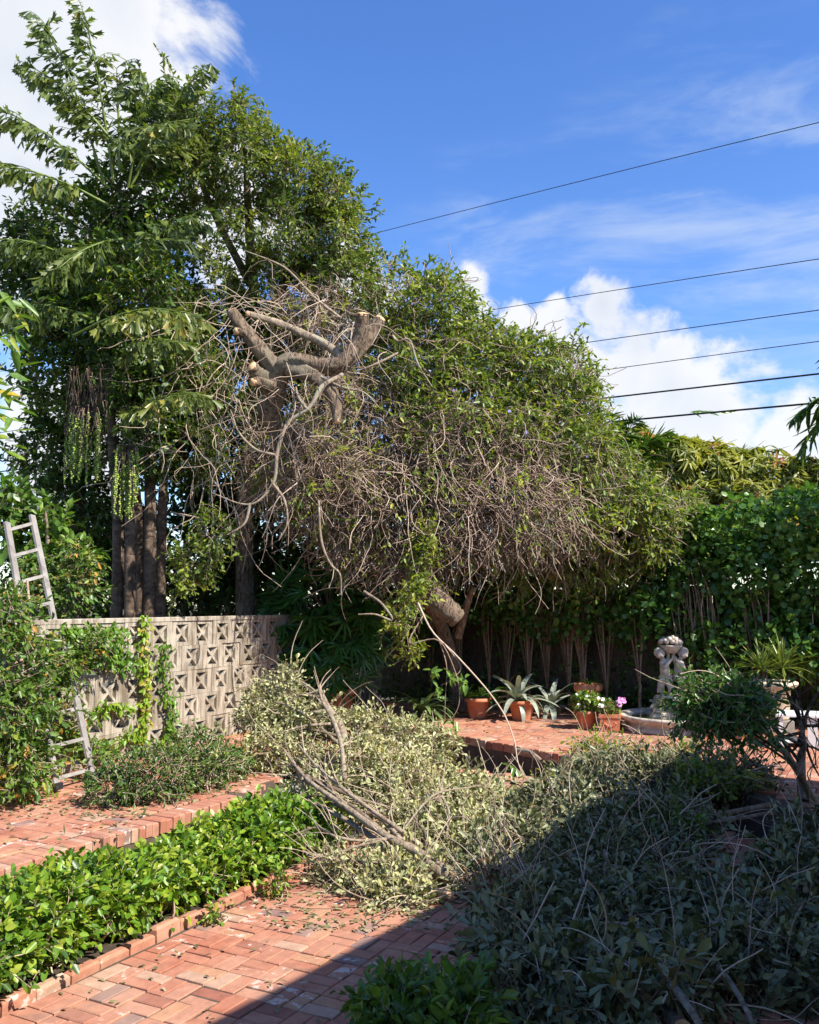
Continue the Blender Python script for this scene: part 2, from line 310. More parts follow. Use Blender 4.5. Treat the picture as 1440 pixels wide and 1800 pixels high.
def add_tubes(acc, pts, r, sides=4, tint=0.5, rough=0.0, cap=False):
    pts = np.asarray(pts, float)
    if pts.ndim == 2: pts = pts[None]
    N, K, _ = pts.shape; r = np.broadcast_to(np.asarray(r, float), (N, K))
    tg = nrm(np.gradient(pts, axis=1)); ref = np.tile(np.array([0.31, -0.55, 0.77]), (N, 1))
    bad = np.abs((tg.mean(1) * ref).sum(1)) > 0.85; ref[bad] = np.array([0.9, 0.4, -0.1])
    a = nrm(np.cross(tg, ref[:, None])); b = np.cross(tg, a)
    th = np.arange(sides) * 2 * math.pi / sides
    if rough:
        w = R.normal(size=(N, sides)); nz = []
        for _ in range(K): w = .86 * w + .51 * R.normal(size=(N, sides)); nz.append(w)
        rr = r[:, :, None] * (1 + rough * np.stack(nz, 1))
    else: rr = np.repeat(r[:, :, None], sides, 2)
    v = pts[:, :, None] + a[:, :, None] * (np.cos(th)[:, None] * rr[..., None]) + b[:, :, None] * (np.sin(th)[:, None] * rr[..., None])
    i = np.arange(K - 1)[:, None] * sides; j = np.arange(sides); jn = (j + 1) % sides
    q = np.stack([i + j, i + jn, i + sides + jn, i + sides + j], -1).reshape(-1, 4)
    q = (q[None] + (np.arange(N) * K * sides)[:, None, None]).reshape(-1, 4)
    tint = np.broadcast_to(np.asarray(tint, float), (N,))
    tris = None
    if cap:
        tris = []
        for m in range(N):
            for e in (0, K - 1):
                b0 = m * K * sides + e * sides
                for s_ in range(1, sides - 1): tris.append((b0, b0 + s_, b0 + s_ + 1) if e else (b0, b0 + s_ + 1, b0 + s_))
    acc.add(v.reshape(-1, 3), quads=q, tris=tris, tint=np.repeat(tint, K * sides))
def cr(pts, n):                                             # smooth line through points
    p = np.asarray(pts, float); p = np.vstack([2 * p[0] - p[1], p, 2 * p[-1] - p[-2]]); m = len(p) - 3
    t = np.linspace(0, m - 1e-6, n); i = t.astype(int); u = (t - i)[:, None]
    a, b, c, d = p[i], p[i + 1], p[i + 2], p[i + 3]
    return 0.5 * (2 * b + (c - a) * u + (2 * a - 5 * b + 4 * c - d) * u * u + (3 * b - a - 3 * c + d) * u ** 3)
def box(acc, lo, hi, tint=0.5, cham=0.0, M3=None, off=None):
    acc.flat = True; lo = np.asarray(lo, float); hi = np.asarray(hi, float)
    if cham <= 0:
        v = np.array([[x, y, z] for z in (lo[2], hi[2]) for y in (lo[1], hi[1]) for x in (lo[0], hi[0])])
        q = [[0, 2, 3, 1], [4, 5, 7, 6], [0, 1, 5, 4], [2, 6, 7, 3], [0, 4, 6, 2], [1, 3, 7, 5]]
    else:
        c = cham; v = []
        for z, k in ((lo[2], 0), (hi[2] - c, 0), (hi[2], c)):
            v += [[lo[0] + k, lo[1] + k, z], [hi[0] - k, lo[1] + k, z], [hi[0] - k, hi[1] - k, z], [lo[0] + k, hi[1] - k, z]]
        v = np.array(v); q = [[8, 9, 10, 11]]
        for b0 in (0, 4):
            for s in range(4): q.append([b0 + s, b0 + (s + 1) % 4, b0 + 4 + (s + 1) % 4, b0 + 4 + s])
    if M3 is not None: v = v @ np.asarray(M3).T
    if off is not None: v = v + np.asarray(off)
    acc.add(v, quads=q, tint=tint)
def prism(acc, pts, y0, y1, tint=0.5):                      # polygon in x,z pushed along y (convex or star-shaped about its middle)
    acc.flat = True; p = np.asarray(pts, float); n = len(p); c = p.mean(0)
    v = np.vstack([np.c_[p[:, 0], np.full(n, y0), p[:, 1]], np.c_[p[:, 0], np.full(n, y1), p[:, 1]], [[c[0], y0, c[1]], [c[0], y1, c[1]]]])
    t = []; q = []
    for i in range(n):
        j = (i + 1) % n; t += [[2 * n, i, j], [2 * n + 1, n + j, n + i]]; q.append([j, i, n + i, n + j])
    acc.add(v, quads=q, tris=t, tint=tint)
def lathe(acc, prof, c, seg=28, tint=0.5, a0=0.0, a1=2 * math.pi, sx=1.0, wob=0.0):
    prof = np.asarray(prof, float); K = len(prof); full = abs(a1 - a0 - 2 * math.pi) < 1e-6
    th = np.linspace(a0, a1, seg, endpoint=not full)
    w = 1 + wob * np.sin(th * 3 + 1)
    v = np.stack([prof[:, None, 0] * np.cos(th) * sx * w + c[0], prof[:, None, 0] * np.sin(th) * w + c[1], np.repeat(prof[:, 1:2], seg, 1) + c[2]], -1)
    q = []
    m = seg if full else seg - 1
    for k in range(K - 1):
        for i in range(m): q.append([k * seg + i, k * seg + (i + 1) % seg, (k + 1) * seg + (i + 1) % seg, (k + 1) * seg + i])
    acc.add(v.reshape(-1, 3), quads=q, tint=tint)
def ball(acc, c, r, tint=0.5, nu=8, nv=6):
    c = np.asarray(c, float); r = np.broadcast_to(np.asarray(r, float), (3,))
    th = np.arange(nu) * 2 * math.pi / nu; ph = np.linspace(0, math.pi, nv)
    v = np.stack([np.outer(np.sin(ph), np.cos(th)), np.outer(np.sin(ph), np.sin(th)), np.repeat(np.cos(ph)[:, None], nu, 1)], -1) * r + c
    q = [[k * nu + i, (k + 1) * nu + i, (k + 1) * nu + (i + 1) % nu, k * nu + (i + 1) % nu] for k in range(nv - 1) for i in range(nu)]
    acc.add(v.reshape(-1, 3), quads=q, tint=tint)

def EL(px, py, d, rx, ry, rd):                              # a leafy mass: middle, half-size in metres
    return (D(px, py, d), np.array([rx * d / F, rd, ry * d / F]))
def in_blobs(els, n, shell=2.2, keep=0.5, back=0.45):       # points in the outer layer of a union of ellipsoids, with outward directions
    C = np.array([e[0] for e in els]); S = np.array([e[1] for e in els])
    w = (S[:, 0] * S[:, 2] + S[:, 0] * S[:, 1] + S[:, 1] * S[:, 2]); w = w / w.sum()
    P = np.zeros((0, 3)); O = np.zeros((0, 3))
    for _ in range(12):
        m = n * 2; k = R.choice(len(els), m, p=w); u = rdir(m); r = R.random(m) ** (1 / (3 * shell / 1.6))
        p = C[k] + u * S[k] * r[:, None]
        q = np.sqrt((((p[:, None] - C[None]) / S[None]) ** 2).sum(-1)).min(1)
        o = nrm(u / S[k])
        toc = nrm(np.array([0, 0, CH]) - p)
        ok = (q > keep) & ((o * toc).sum(1) > -0.25) | ((R.random(m) < back) & (q > keep * 0.6))
        P = np.vstack([P, p[ok]]); O = np.vstack([O, o[ok]])
        if len(P) >= n: break
    return P[:n], O[:n]
def sprays(accL, accT, org, dirs, ln, nl, ll, lw, tpl='oval', ang=58, droop=0.25, tw=0.004, tbase=0.5, tvar=0.22, fold=0.3, ldroop=0.18, wob=0.12, upb=0.7, tmin=0.15):
    N = len(org); dirs = nrm(dirs); ln = ln * R.uniform(0.6, 1.35, N)
    side = nrm(np.cross(dirs, rdir(N)))
    def curve(t):
        return org[:, None] + dirs[:, None] * (ln[:, None] * t)[..., None] + np.array([0, 0, -1.0]) * (droop * ln[:, None] * t ** 2)[..., None] + side[:, None] * (wob * ln[:, None] * np.sin(t * 3.0))[..., None]
    if accT is not None:
        tt = np.broadcast_to(np.linspace(0, 1, 4), (N, 4)); p = curve(tt)
        add_tubes(accT, p, np.linspace(1, 0.45, 4) * tw, 3, R.random(N))
    t = np.linspace(tmin, 1.0, nl)[None] + R.uniform(-.04, .04, (N, nl)); p = curve(t); tg = nrm(curve(t + 0.03) - p)
    a = nrm(np.cross(tg, side[:, None])); b = np.cross(tg, a)
    ph = (np.arange(nl) * 2.4)[None] + R.uniform(0, 6.28, (N, 1)) + R.uniform(-.5, .5, (N, nl))
    radv = a * np.cos(ph)[..., None] + b * np.sin(ph)[..., None]
    an = np.radians(ang) * R.uniform(0.6, 1.25, (N, nl)) * (1 - 0.45 * np.clip(t, 0, 1))
    ld = nrm(tg * np.cos(an)[..., None] + radv * np.sin(an)[..., None]) + R.normal(size=(N, nl, 3)) * 0.15
    up = np.array([0, 0, upb]) + nrm(p - org[:, None] + dirs[:, None]) * 0.25 + R.normal(size=(N, nl, 3)) * 0.38
    tb = np.broadcast_to(np.asarray(tbase, float), (N,))
    ti = tb[:, None] + R.normal(size=(N, nl)) * tvar * 0.7 + R.normal(size=(N, 1)) * tvar * 0.6
    sz = R.uniform(0.5, 1.25, (N, nl)) * R.uniform(.75, 1.2, (N, 1))
    add_leaves(accL, p.reshape(-1, 3), ld.reshape(-1, 3), up.reshape(-1, 3), (ll * sz).ravel(), (lw * sz).ravel(), np.clip(ti, 0.02, 0.98).ravel(), tpl, fold, ldroop)
def stems(org, dirs, step, K, grav=0.25, curl=0.35, keepdir=0.75):   # wandering dry stems
    N = len(org); p = [org]; d = nrm(dirs); w = rdir(N)
    for _ in range(K - 1):
        w = nrm(0.55 * w + 0.6 * rdir(N)); d = nrm(d * keepdir + w * curl + np.array([0, 0, -grav])); p.append(p[-1] + d * (step * R.uniform(.7, 1.3, (N, 1))))
    return np.stack(p, 1)
def pip(poly, x, y):
    x = np.asarray(x); y = np.asarray(y); c = np.zeros(x.shape, bool); n = len(poly)
    for i in range(n):
        x0, y0 = poly[i]; x1, y1 = poly[(i + 1) % n]
        c ^= ((y0 > y) != (y1 > y)) & (x < (x1 - x0) * (y - y0) / (y1 - y0 + 1e-12) + x0)
    return c
def limb(acc, pts, r, n=24, sides=10, rough=0.05, tint=0.5, cap=False):
    p = cr(pts, n); rr = np.interp(np.linspace(0, 1, n), np.linspace(0, 1, len(r)), r); add_tubes(acc, p, rr, sides, tint, rough, cap); return p

# ------------------------------------------------------------------ ground, paths, terrace
YAW = rad(28); U = np.array([math.sin(YAW), math.cos(YAW)]); Vv = np.array([math.cos(YAW), -math.sin(YAW)])
ZL, ZB = -0.28, -0.22
a = Acc(); a.add([[-400, -60, -0.47], [400, -60, -0.47], [400, 900, -0.47], [-400, 900, -0.47]], quads=[[0, 1, 2, 3]])
tag(a.build('ground', M['ground']), kind='structure')

def poly_slab(poly, z0, z1):
    import bmesh
    bm = bmesh.new(); vs = [bm.verts.new((x, y, z1)) for x, y in poly]; f = bm.faces.new(vs)
    if f.normal.z < 0: f.normal_flip()
    r = bmesh.ops.extrude_face_region(bm, geom=[f])
    for v in r['geom']:
        if isinstance(v, bmesh.types.BMVert): v.co.z = z0
    bmesh.ops.recalc_face_normals(bm, faces=bm.faces); return bm
def slab_obj(name, poly, z0, z1, mat, parent=None):
    bm = poly_slab(poly, z0, z1); me = bpy.data.meshes.new(name); bm.to_mesh(me); bm.free(); me.materials.append(mat)
    o = bpy.data.objects.new(name, me); COL.objects.link(o)
    if parent: o.parent = parent
    return o
def brick_mesh(name, lx, ly, lz, mat, cham=0.006):
    b = Acc(); box(b, (-lx / 2, -ly / 2, -lz), (lx / 2, ly / 2, 0), 0.0, cham); return b.mesh(name, mat)
BR = [brick_mesh('brick', 0.196 + e, 0.093 + f, 0.06, M['brick'], c) for e, f, c in ((0, 0, .003), (-.004, .002, .005), (.001, -.003, .003), (-.005, -.001, .006))]

def pave(parent, poly, z, org, seen_px, limit=300):
    cell = 0.203; o = np.asarray(org)
    ij = np.array([(i, j, k) for i in range(-60, 75) for j in range(-60, 75) for k in (0, 1)])
    alt = (ij[:, 0] + ij[:, 1]) % 2
    ca = np.where(alt == 0, 0.5, 0.25 + 0.5 * ij[:, 2]); cb = np.where(alt == 0, 0.25 + 0.5 * ij[:, 2], 0.5)
    A_ = (ij[:, 0] + ca) * cell; B_ = (ij[:, 1] + cb) * cell
    # old paving has settled: the courses wander a little
    A_ = A_ + 0.006 * np.sin(B_ * 2.3 + A_ * 0.8); B_ = B_ + 0.007 * np.sin(A_ * 1.9 - B_ * 0.6 + 1.0)
    x = o[0] + A_ * U[0] + B_ * Vv[0]; y = o[1] + A_ * U[1] + B_ * Vv[1]
    px, py = PX(np.stack([x, y, np.full_like(x, z)], -1))
    ok = pip(poly, x, y) & (y > 2.5) & (px > -350) & (px < 1800) & (y < 16.5)
    ang = np.where(alt == 0, math.pi / 2 - YAW, -YAW) + R.normal(size=len(x)) * 0.018
    zz = z + R.normal(size=len(x)) * 0.0022 + 0.006 * np.sin(x * 2.1) * np.sin(y * 1.7)
    seen = ok & pip(seen_px, px, py); idx = np.where(seen)[0]; idx = idx[np.argsort(np.hypot(x[idx], y[idx]))][:limit]
    pick = np.zeros(len(x), bool); pick[idx] = True
    for i in idx:
        m = Matrix.Translation((x[i], y[i], zz[i])) @ Matrix.Rotation(ang[i], 4, 'Z') @ Matrix.Rotation(R.normal() * 0.006, 4, 'X') @ Matrix.Rotation(R.normal() * 0.005, 4, 'Y')
        inst('brick', BR[int(R.integers(4))], parent, m)
    b = Acc()
    for i in np.where(ok & ~pick)[0]:
        c, s = math.cos(ang[i]), math.sin(ang[i])
        box(b, (-.098, -.0465, -.05), (.098, .0465, 0), R.random(), 0.004, [[c, -s, 0], [s, c, 0], [0, 0, 1]], (x[i], y[i], zz[i]))
    b.build('brick_paving', M['brick'], parent, kind='stuff')

# level 0: patio on the left, terrace at the back and right
e0, e1 = G(265, 1450, 0)[:2], G(430, 1400, 0)[:2]
eu = (e1 - e0) / np.linalg.norm(e1 - e0); eA = e0 - eu * 6.0; eB = e1 + eu * 0.02
tD = np.array([0.35, 12.2]); tE = G(985, 1327, 0)[:2]
patio_poly = [tuple(eA), tuple(eB), (eB[0] + 0.2, eB[1] + 1.2), tuple(tD), tuple(tE), (2.45, 10.2), (2.9, 8.9), (3.3, 7.4), (6.4, 5.6), (12, 8), (12, 19), (0.9, 18.8), (-7.0, 1.85)]
patio = slab_obj('brick_patio', patio_poly, -0.44, -0.012, M['sand']); patio['kind'] = 'structure'
inner = [tuple(eA + Vv * -0.22), tuple(eB + Vv * -0.22), tuple(eB + Vv * -0.04), (eB[0] + 0.17, eB[1] + 1.2), tuple(tD + np.array([-.02, .25])), tuple(tE + np.array([.1, .28])), (2.6, 10.4), (3.05, 9.0), (3.45, 7.5), (6.4, 5.8), (8, 8), (8, 12), (0.2, 16.6), (8, 14), (-0.5, 16.2), (-6, 5.4), (-6, 2)]
pave(patio, inner, 0.0, (-1.2, 8.4), [(-30, 1380), (100, 1370), (430, 1285), (430, 1395), (250, 1460), (-30, 1530)])
# edging: rowlock bricks with their heads showing over a concrete riser
EB = [brick_mesh('edge_brick', 0.21 + q, 0.066, 0.10, M['brick'], 0.008) for q in (0, .006, -.008)]
def edging(p0, p1, inward, z=0.012, pitch=0.074, name='edge_brick', meshes=None):
    p0 = np.asarray(p0); p1 = np.asarray(p1); ln = np.linalg.norm(p1 - p0); d = (p1 - p0) / ln; n = int(ln / pitch)
    for i in range(n):
        p = p0 + d * (i + 0.5) * pitch + inward * (0.095 + R.normal() * 0.004)
        m = Matrix.Translation((p[0], p[1], z + R.normal() * 0.004)) @ Matrix.Rotation(math.atan2(inward[1], inward[0]) + R.normal() * 0.025, 4, 'Z')
        inst(name, (meshes or EB)[int(R.integers(3))], patio, m)
edging(eA + eu * 3.2, eB, -Vv)
tn = np.array([tE[1] - tD[1], -(tE[0] - tD[0])]); tn = -tn / np.linalg.norm(tn); tn = tn if tn @ np.array([1, 1]) > 0 else -tn
EBW = [brick_mesh('edge_brick', 0.21 + q, 0.094, 0.10, M['brick'], 0.008) for q in (0, .006, -.008)]
edging(tD, tE + (tE - tD) / np.linalg.norm(tE - tD) * 0.02, tn, pitch=0.103, meshes=EBW)
EB2 = EB
b = Acc()
td = (tE - tD) / np.linalg.norm(tE - tD)
mm = np.array([[td[0], tn[0], 0], [td[1], tn[1], 0], [0, 0, 1]]); ln = np.linalg.norm(tE - tD)
box(b, (0, 0.03, -0.40), (ln, 0.20, -0.09), 0.5, 0, mm, (tD[0], tD[1], 0))
mu = np.array([[eu[0], -Vv[0], 0], [eu[1], -Vv[1], 0], [0, 0, 1]])
box(b, (0, 0.03, -0.40), (9.1, 0.19, -0.09), 0.5, 0, mu, (eA[0], eA[1], 0))
b.build('riser', M['concrete'], patio)
b = Acc()                                                    # low brick step at the terrace corner
for i in range(5):
    p = tE + td * (-0.05 + 0.07 * i) + np.array([0.06, -0.10])
    inst('edge_brick', EB[i % 3], patio, Matrix.Translation((p[0] + 0.12, p[1], -0.10)) @ Matrix.Rotation(math.atan2(tn[1], tn[0]), 4, 'Z'))

# lower path
k0, k1 = G(40, 1745, ZB)[:2], G(470, 1545, ZB)[:2]
ku = (k1 - k0) / np.linalg.norm(k1 - k0); kA = k0 - ku * 4; kB = k1 + ku * 1.3
path_poly = [tuple(kA), tuple(kB), (0.2, 11.4), (2.2, 10.0), (3.0, 7.6), (5.2, 5.8), (5.0, 0.5), (-2.5, 0.5)]
path = slab_obj('brick_path', path_poly, -0.45, ZL - 0.012, M['sand']); path['kind'] = 'structure'
pave(path, path_poly, ZL, k0 + Vv * 0.02, [(-40, 1790), (150, 1690), (480, 1560), (560, 1520), (800, 1600), (800, 1690), (620, 1830), (-40, 1830)])
KB = [brick_mesh('kerb_brick', 0.20, 0.07, 0.16, M['brick'], 0.012), brick_mesh('kerb_brick', 0.215, 0.066, 0.16, M['brick'], 0.016)]
n = int(np.linalg.norm(kB - kA) / 0.215)
for i in range(n):
    p = kA + ku * (i + 0.5) * 0.215 - Vv * 0.03
    m = Matrix.Translation((p[0], p[1], ZB - 0.005 + R.normal() * 0.009)) @ Matrix.Rotation(math.atan2(ku[1], ku[0]) + R.normal() * 0.03, 4, 'Z') @ Matrix.Rotation(R.normal() * 0.03, 4, 'X')
    inst('kerb_brick', KB[i % 2], path, m)
bed = slab_obj('planting_bed', [tuple(kA - Vv * .06), tuple(kB - Vv * .06), tuple(eB + np.array([0.1, 0.3])), tuple(eB + Vv * .01), tuple(eA + Vv * .01)], -0.46, ZB - 0.03, M['soil']); bed['kind'] = 'structure'

# leaf litter lying on the bricks
def litter(name, label, pts, z, mat, ll=0.045):
    n = len(pts); p = np.c_[pts, np.full(n, z) + R.uniform(0.004, 0.02, n)]
    d = np.c_[R.normal(size=(n, 2)), R.normal(size=n) * 0.15]; up = np.c_[R.normal(size=(n, 2)) * 0.25, np.ones(n)]
    b = Acc(); add_leaves(b, p, d, up, R.uniform(.6, 1.3, n) * ll, R.uniform(.6, 1.2, n) * ll * .45, R.random(n), 'oval', 0.3, 0.1)
    tag(b.build(name, mat), label, 'leaves', kind='stuff')
def gpx(n, px0, px1, py0, py1, z):
    return np.array([G(R.uniform(px0, px1), R.uniform(py0, py1), z)[:2] for _ in range(n)])
pts = np.vstack([gpx(320, 470, 800, 1545, 1640, ZL), gpx(90, 420, 760, 1560, 1640, ZL), gpx(50, 0, 700, 1600, 1800, ZL), gpx(60, 330, 520, 1570, 1600, ZL)])
litter('leaf_litter', 'green and tan leaf litter scattered over the lower brick path', pts, ZL, L['litter'])
pts = np.vstack([gpx(240, 0, 260, 1395, 1440, 0), gpx(60, 0, 250, 1430, 1500, 0), gpx(120, 250, 430, 1380, 1410, 0), gpx(160, 730, 1330, 1262, 1300, 0)])
litter('leaf_litter', 'dry leaf litter scattered over the raised patio bricks', pts, 0.0, L['litter'], 0.055)

# ------------------------------------------------------------------ house outside the frame (its eave throws the big shadow)
hE = np.array([0.566, 0.824]); hN = np.array([0.824, -0.566])
ZE = 3.12; shift = (ZE - ZL) / SUN[2] * SUN[:2]
h_corner = np.array([-0.9, 4.47]) + hE * 6.4 + hN * 0.12 + shift
house = thing('house', 'pale stucco house whose eave shades the cut branches', 'house', (*h_corner, 0))
hm = np.array([[hE[0], hN[0], 0], [hE[1], hN[1], 0], [0, 0, 1]])
b = Acc(); box(b, (-15, 0, ZE), (0, 8, ZE + 0.18), 0.5, 0, hm, (*h_corner, 0))
v = np.array([[-15, 0, ZE + .19], [0, 0, ZE + .19], [0, 8, ZE + .19], [-15, 8, ZE + .19], [-12, 4, ZE + 1.1], [-3, 4, ZE + 1.1]]) @ hm.T + np.array([*h_corner, 0])
b.add(v, quads=[[0, 1, 5, 4], [2, 3, 4, 5]], tris=[[1, 2, 5], [3, 0, 4]]); b.build('roof', M['rooftile'], house)
b = Acc(); box(b, (-14.2, 0.9, -0.44), (-0.8, 7.2, ZE - 0.003), 0.5, 0, hm, (*h_corner, 0)); b.build('wall', M['stucco'], house)
for xx in (-11.0, -3.2):
    b = Acc(); box(b, (xx, 0.84, 0.9), (xx + 1.3, 0.897, 2.2), 0.5, 0, hm, (*h_corner, 0)); wn = b.build('window', M['white'], house)
    b = Acc(); box(b, (xx + .07, 0.825, 0.97), (xx + 1.23, 0.837, 2.13), 0.5, 0, hm, (*h_corner, 0)); b.build('pane', M['glass'], wn)

# ------------------------------------------------------------------ breeze block wall
wd = np.array([0.423, 0.906]); wd /= np.linalg.norm(wd); wn2 = np.array([wd[1], -wd[0]])   # wn2 faces the yard
w0 = G(163, 1347, 0)[:2] - wd * 3.2
WB, HB, TB = 0.40, 0.302, 0.085
wall = thing('block_wall', 'weathered pierced concrete block wall with X pattern openings', 'wall', (*w0, 0))
b = Acc(); g = 0.0015; sw = 0.085; tw_ = 0.044
box(b, (g, 0, 0), (sw, TB, HB - g)); box(b, (WB - sw, 0, 0), (WB - g, TB, HB - g))
box(b, (sw, 0.001, HB - tw_), (WB - sw, TB, HB - g)); box(b, (sw, 0.001, 0), (WB - sw, TB, tw_))
x0, x1, z0, z1 = sw, WB - sw, tw_, HB - tw_; cx, cz = WB / 2, HB / 2; t = 0.021
prism(b, [(x0, z0), (x0 + t, z0), (cx, cz - t * .95), (x1 - t, z0), (x1, z0), (x1, z0 + t), (cx + t * .95, cz), (x1, z1 - t), (x1, z1), (x1 - t, z1), (cx, cz + t * .95), (x0 + t, z1), (x0, z1), (x0, z1 - t), (cx - t * .95, cz), (x0, z0 + t)], 0.008, TB - 0.01)
prism(b, [(x0, z0 + t), (cx - t * .95, cz), (x0, z1 - t)], 0.045, 0.065); prism(b, [(x1, z0 + t), (x1, z1 - t), (cx + t * .95, cz)], 0.045, 0.065)
BLK = b.mesh('block', M['block'])
b = Acc(); box(b, (g, 0, 0), (WB / 2 - g, TB, HB - g)); HALF = b.mesh('block', M['block'])
wm3 = Matrix(((wd[0], -wn2[0], 0, 0), (wd[1], -wn2[1], 0, 0), (0, 0, 1, 0), (0, 0, 0, 1)))
NB = 25
for r in range(5):
    offx = 0.0 if r % 2 == 0 else WB / 2
    for i in range(NB):
        if r % 2 and i == NB - 1: continue
        s = i * WB + offx; p = w0 + wd * s
        q_ = wn2 * R.normal() * .004; m = Matrix.Translation((p[0] + q_[0], p[1] + q_[1], r * HB)) @ wm3 @ Matrix.Rotation(R.normal() * .008, 4, 'Z') @ Matrix.Rotation(R.normal() * .004, 4, 'Y')
        o = inst('block', BLK, wall, m)
    if r % 2:
        for s in (0.0, NB * WB - WB / 2):
            p = w0 + wd * s; inst('block', HALF, wall, Matrix.Translation((p[0], p[1], r * HB)) @ wm3)
b = Acc()
for i in range(13):
    box(b, (i * .77 + .003, -0.012, 5 * HB), (i * .77 + .767, TB + 0.012, 5 * HB + 0.05), 0.5, 0.008, np.array(wm3.to_3x3()), (*w0, 0))
b.build('coping', M['block'], wall)
def WP(px, py, out=0.03):                                    # point just in front of the block wall
    r = ray(px, py); n3 = np.array([wn2[0], wn2[1], 0]); q = np.array([*w0, 0]) + n3 * out - np.array([0, 0, CH])
    k = (q @ n3) / (r @ n3); p = r * k; p[2] += CH; return p

# ------------------------------------------------------------------ board fence at the back
f0 = np.array([-0.6, 16.75]); fd = Vv; NF = 74
fence = thing('board_fence', 'dark weathered board fence behind the hedge stems', 'fence', (*f0, 0))
b = Acc(); box(b, (-0.0708, -0.011, 0), (0.0708, 0.011, 1.95)); FB = b.mesh('board', M['fence'])
fyaw = math.atan2(fd[1], fd[0])
for i in range(NF):
    p = f0 + fd * (0.142 * i)
    inst('board', FB, fence, Matrix.Translation((p[0], p[1], R.uniform(-.03, .02))) @ Matrix.Rotation(fyaw + R.normal() * .008, 4, 'Z') @ Matrix.Rotation(R.normal() * .0015, 4, 'Y'))
b = Acc(); mf = np.array([[fd[0], -fd[1], 0], [fd[1], fd[0], 0], [0, 0, 1]])
for z in (0.35, 1.6): box(b, (-.06, 0.016, z), (NF * .142, 0.06, z + .09), 0.5, 0, mf, (*f0, 0))
b.build('rail', M['fence'], fence)

# ------------------------------------------------------------------ trees and masses of foliage
def trunk_only(parent, pts, r, mat, n=16, sides=8): b = Acc(); limb(b, pts, r, n, sides, 0.05); b.build('trunk', mat, parent, True)

# fishtail palm
fp = thing('fishtail_palm', 'tall fishtail palm with hanging green fruit strings behind the block wall', 'palm tree', (*D(235, 1100, 12.4)[:2], 0))
for (pts, r) in (([(205, 1110, 12.5), (208, 960, 12.5), (200, 820, 12.4), (190, 640, 12.3)], (.085, .08, .07, .06)),
                 ([(232, 1110, 12.2), (230, 940, 12.2), (226, 760, 12.2), (222, 600, 12.6)], (.08, .075, .07, .05)),
                 ([(262, 1110, 12.4), (264, 960, 12.4), (262, 800, 12.4), (255, 640, 12.8)], (.09, .085, .075, .05)),
                 ([(286, 1110, 12.7), (284, 950, 12.7), (290, 800, 12.7), (300, 640, 12.7)], (.075, .07, .06, .05)),
                 ([(245, 1110, 12.9), (247, 980, 12.9), (240, 860, 12.9)], (.07, .07, .06))):
    P = [D(*q) for q in pts]; P[0][2] = -0.4; b = Acc(); limb(b, P, r, 30, 10, 0.04); b.build('trunk', M['palmtrunk'], fp, True)
def fish_frond(p0, p1, up=0.35, npin=13, plen=0.55, tint=0.5, ll=0.21):
    ax = p1 - p0; ln = np.linalg.norm(ax); b = Acc(); s = Acc()
    c = cr([p0, p0 + ax * .35 + np.array([0, 0, up * ln * .22]), p0 + ax * .7 + np.array([0, 0, up * ln * .24]), p1], 24)
    add_tubes(s, c, np.linspace(.022, .006, 24), 5)
    tg = nrm(np.gradient(c, axis=0)); h = nrm(np.cross(tg, [0, -0.35, 1.0]))
    for k in range(npin):
        t = 0.22 + 0.78 * k / (npin - 1); i = min(int(t * 23), 23)
        for sd in (-1, 1):
            pl = plen * (1.0 - 0.55 * abs(t - 0.45)) * R.uniform(.8, 1.15); dirp = nrm(tg[i] * 0.75 + sd * h[i] * 0.75 + R.normal(size=3) * .12)
            q = c[i] + dirp * (np.linspace(0, 1, 7) * pl)[:, None] + np.array([0, 0, -1]) * (np.linspace(0, 1, 7) ** 2 * pl * .35)[:, None]
            add_tubes(s, q, np.linspace(.007, .003, 7), 3)
            m = 9; u = np.linspace(.15, 1, m); pp = np.stack([np.interp(u, np.linspace(0, 1, 7), q[:, a_]) for a_ in range(3)], -1)
            dq = nrm(np.gradient(pp, axis=0)); side = nrm(np.cross(dq, tg[i] + R.normal(size=3) * .1)); alt = np.where(np.arange(m) % 2 == 0, 1, -1)[:, None]
            dl = nrm(dq * .7 + side * alt * .42 + np.array([0, 0, -.5]) + R.normal(size=(m, 3)) * .12)
            up_ = nrm(np.cross(dl, dq + R.normal(size=(m, 3)) * .3)) * R.choice([-1, 1]) + R.normal(size=(m, 3)) * .3 + np.array([0, -.25, .6])
            z = ll * R.uniform(.7, 1.2, m) * (1.0 - .25 * abs(t - .5))
            add_leaves(b, pp, dl, up_, z, z * .46, np.clip(tint + R.normal(size=m) * .16, .02, .98), 'fish', .18, .25)
    o = b.build('frond', L['fish'], fp); s.build('stalk', L['yucca'], o, True)
FR = [((185, 330, 11.9), (84, 50, 11.3), .50), ((200, 320, 11.8), (150, 35, 11.2), .55), ((190, 330, 11.6), (-5, 190, 10.8), .55), ((190, 360, 11.5), (-15, 292, 10.6), .62),
      ((230, 330, 12.0), (350, 128, 12.0), .5), ((225, 330, 12.0), (262, 150, 11.4), .55), ((150, 470, 11.4), (10, 420, 10.6), .42), ((230, 470, 11.6), (335, 380, 10.9), .45),
      ((130, 590, 11.0), (318, 548, 10.1), .72), ((195, 760, 11.4), (330, 690, 10.6), .7), ((215, 420, 11.5), (105, 470, 10.7), .5), ((160, 560, 11.6), (30, 540, 10.7), .38),
      ((210, 300, 11.8), (205, 120, 11.6), .5), ((230, 620, 11.7), (300, 600, 10.9), .5), ((200, 250, 11.6), (60, 120, 11.2), .5), ((240, 300, 11.6), (300, 215, 10.9), .6)]
for i, (p, q, tn_) in enumerate(FR): fish_frond(D(*p), D(*q), 0.3, 11 if i < 6 else 9, .62 if i < 6 else .48, tn_)
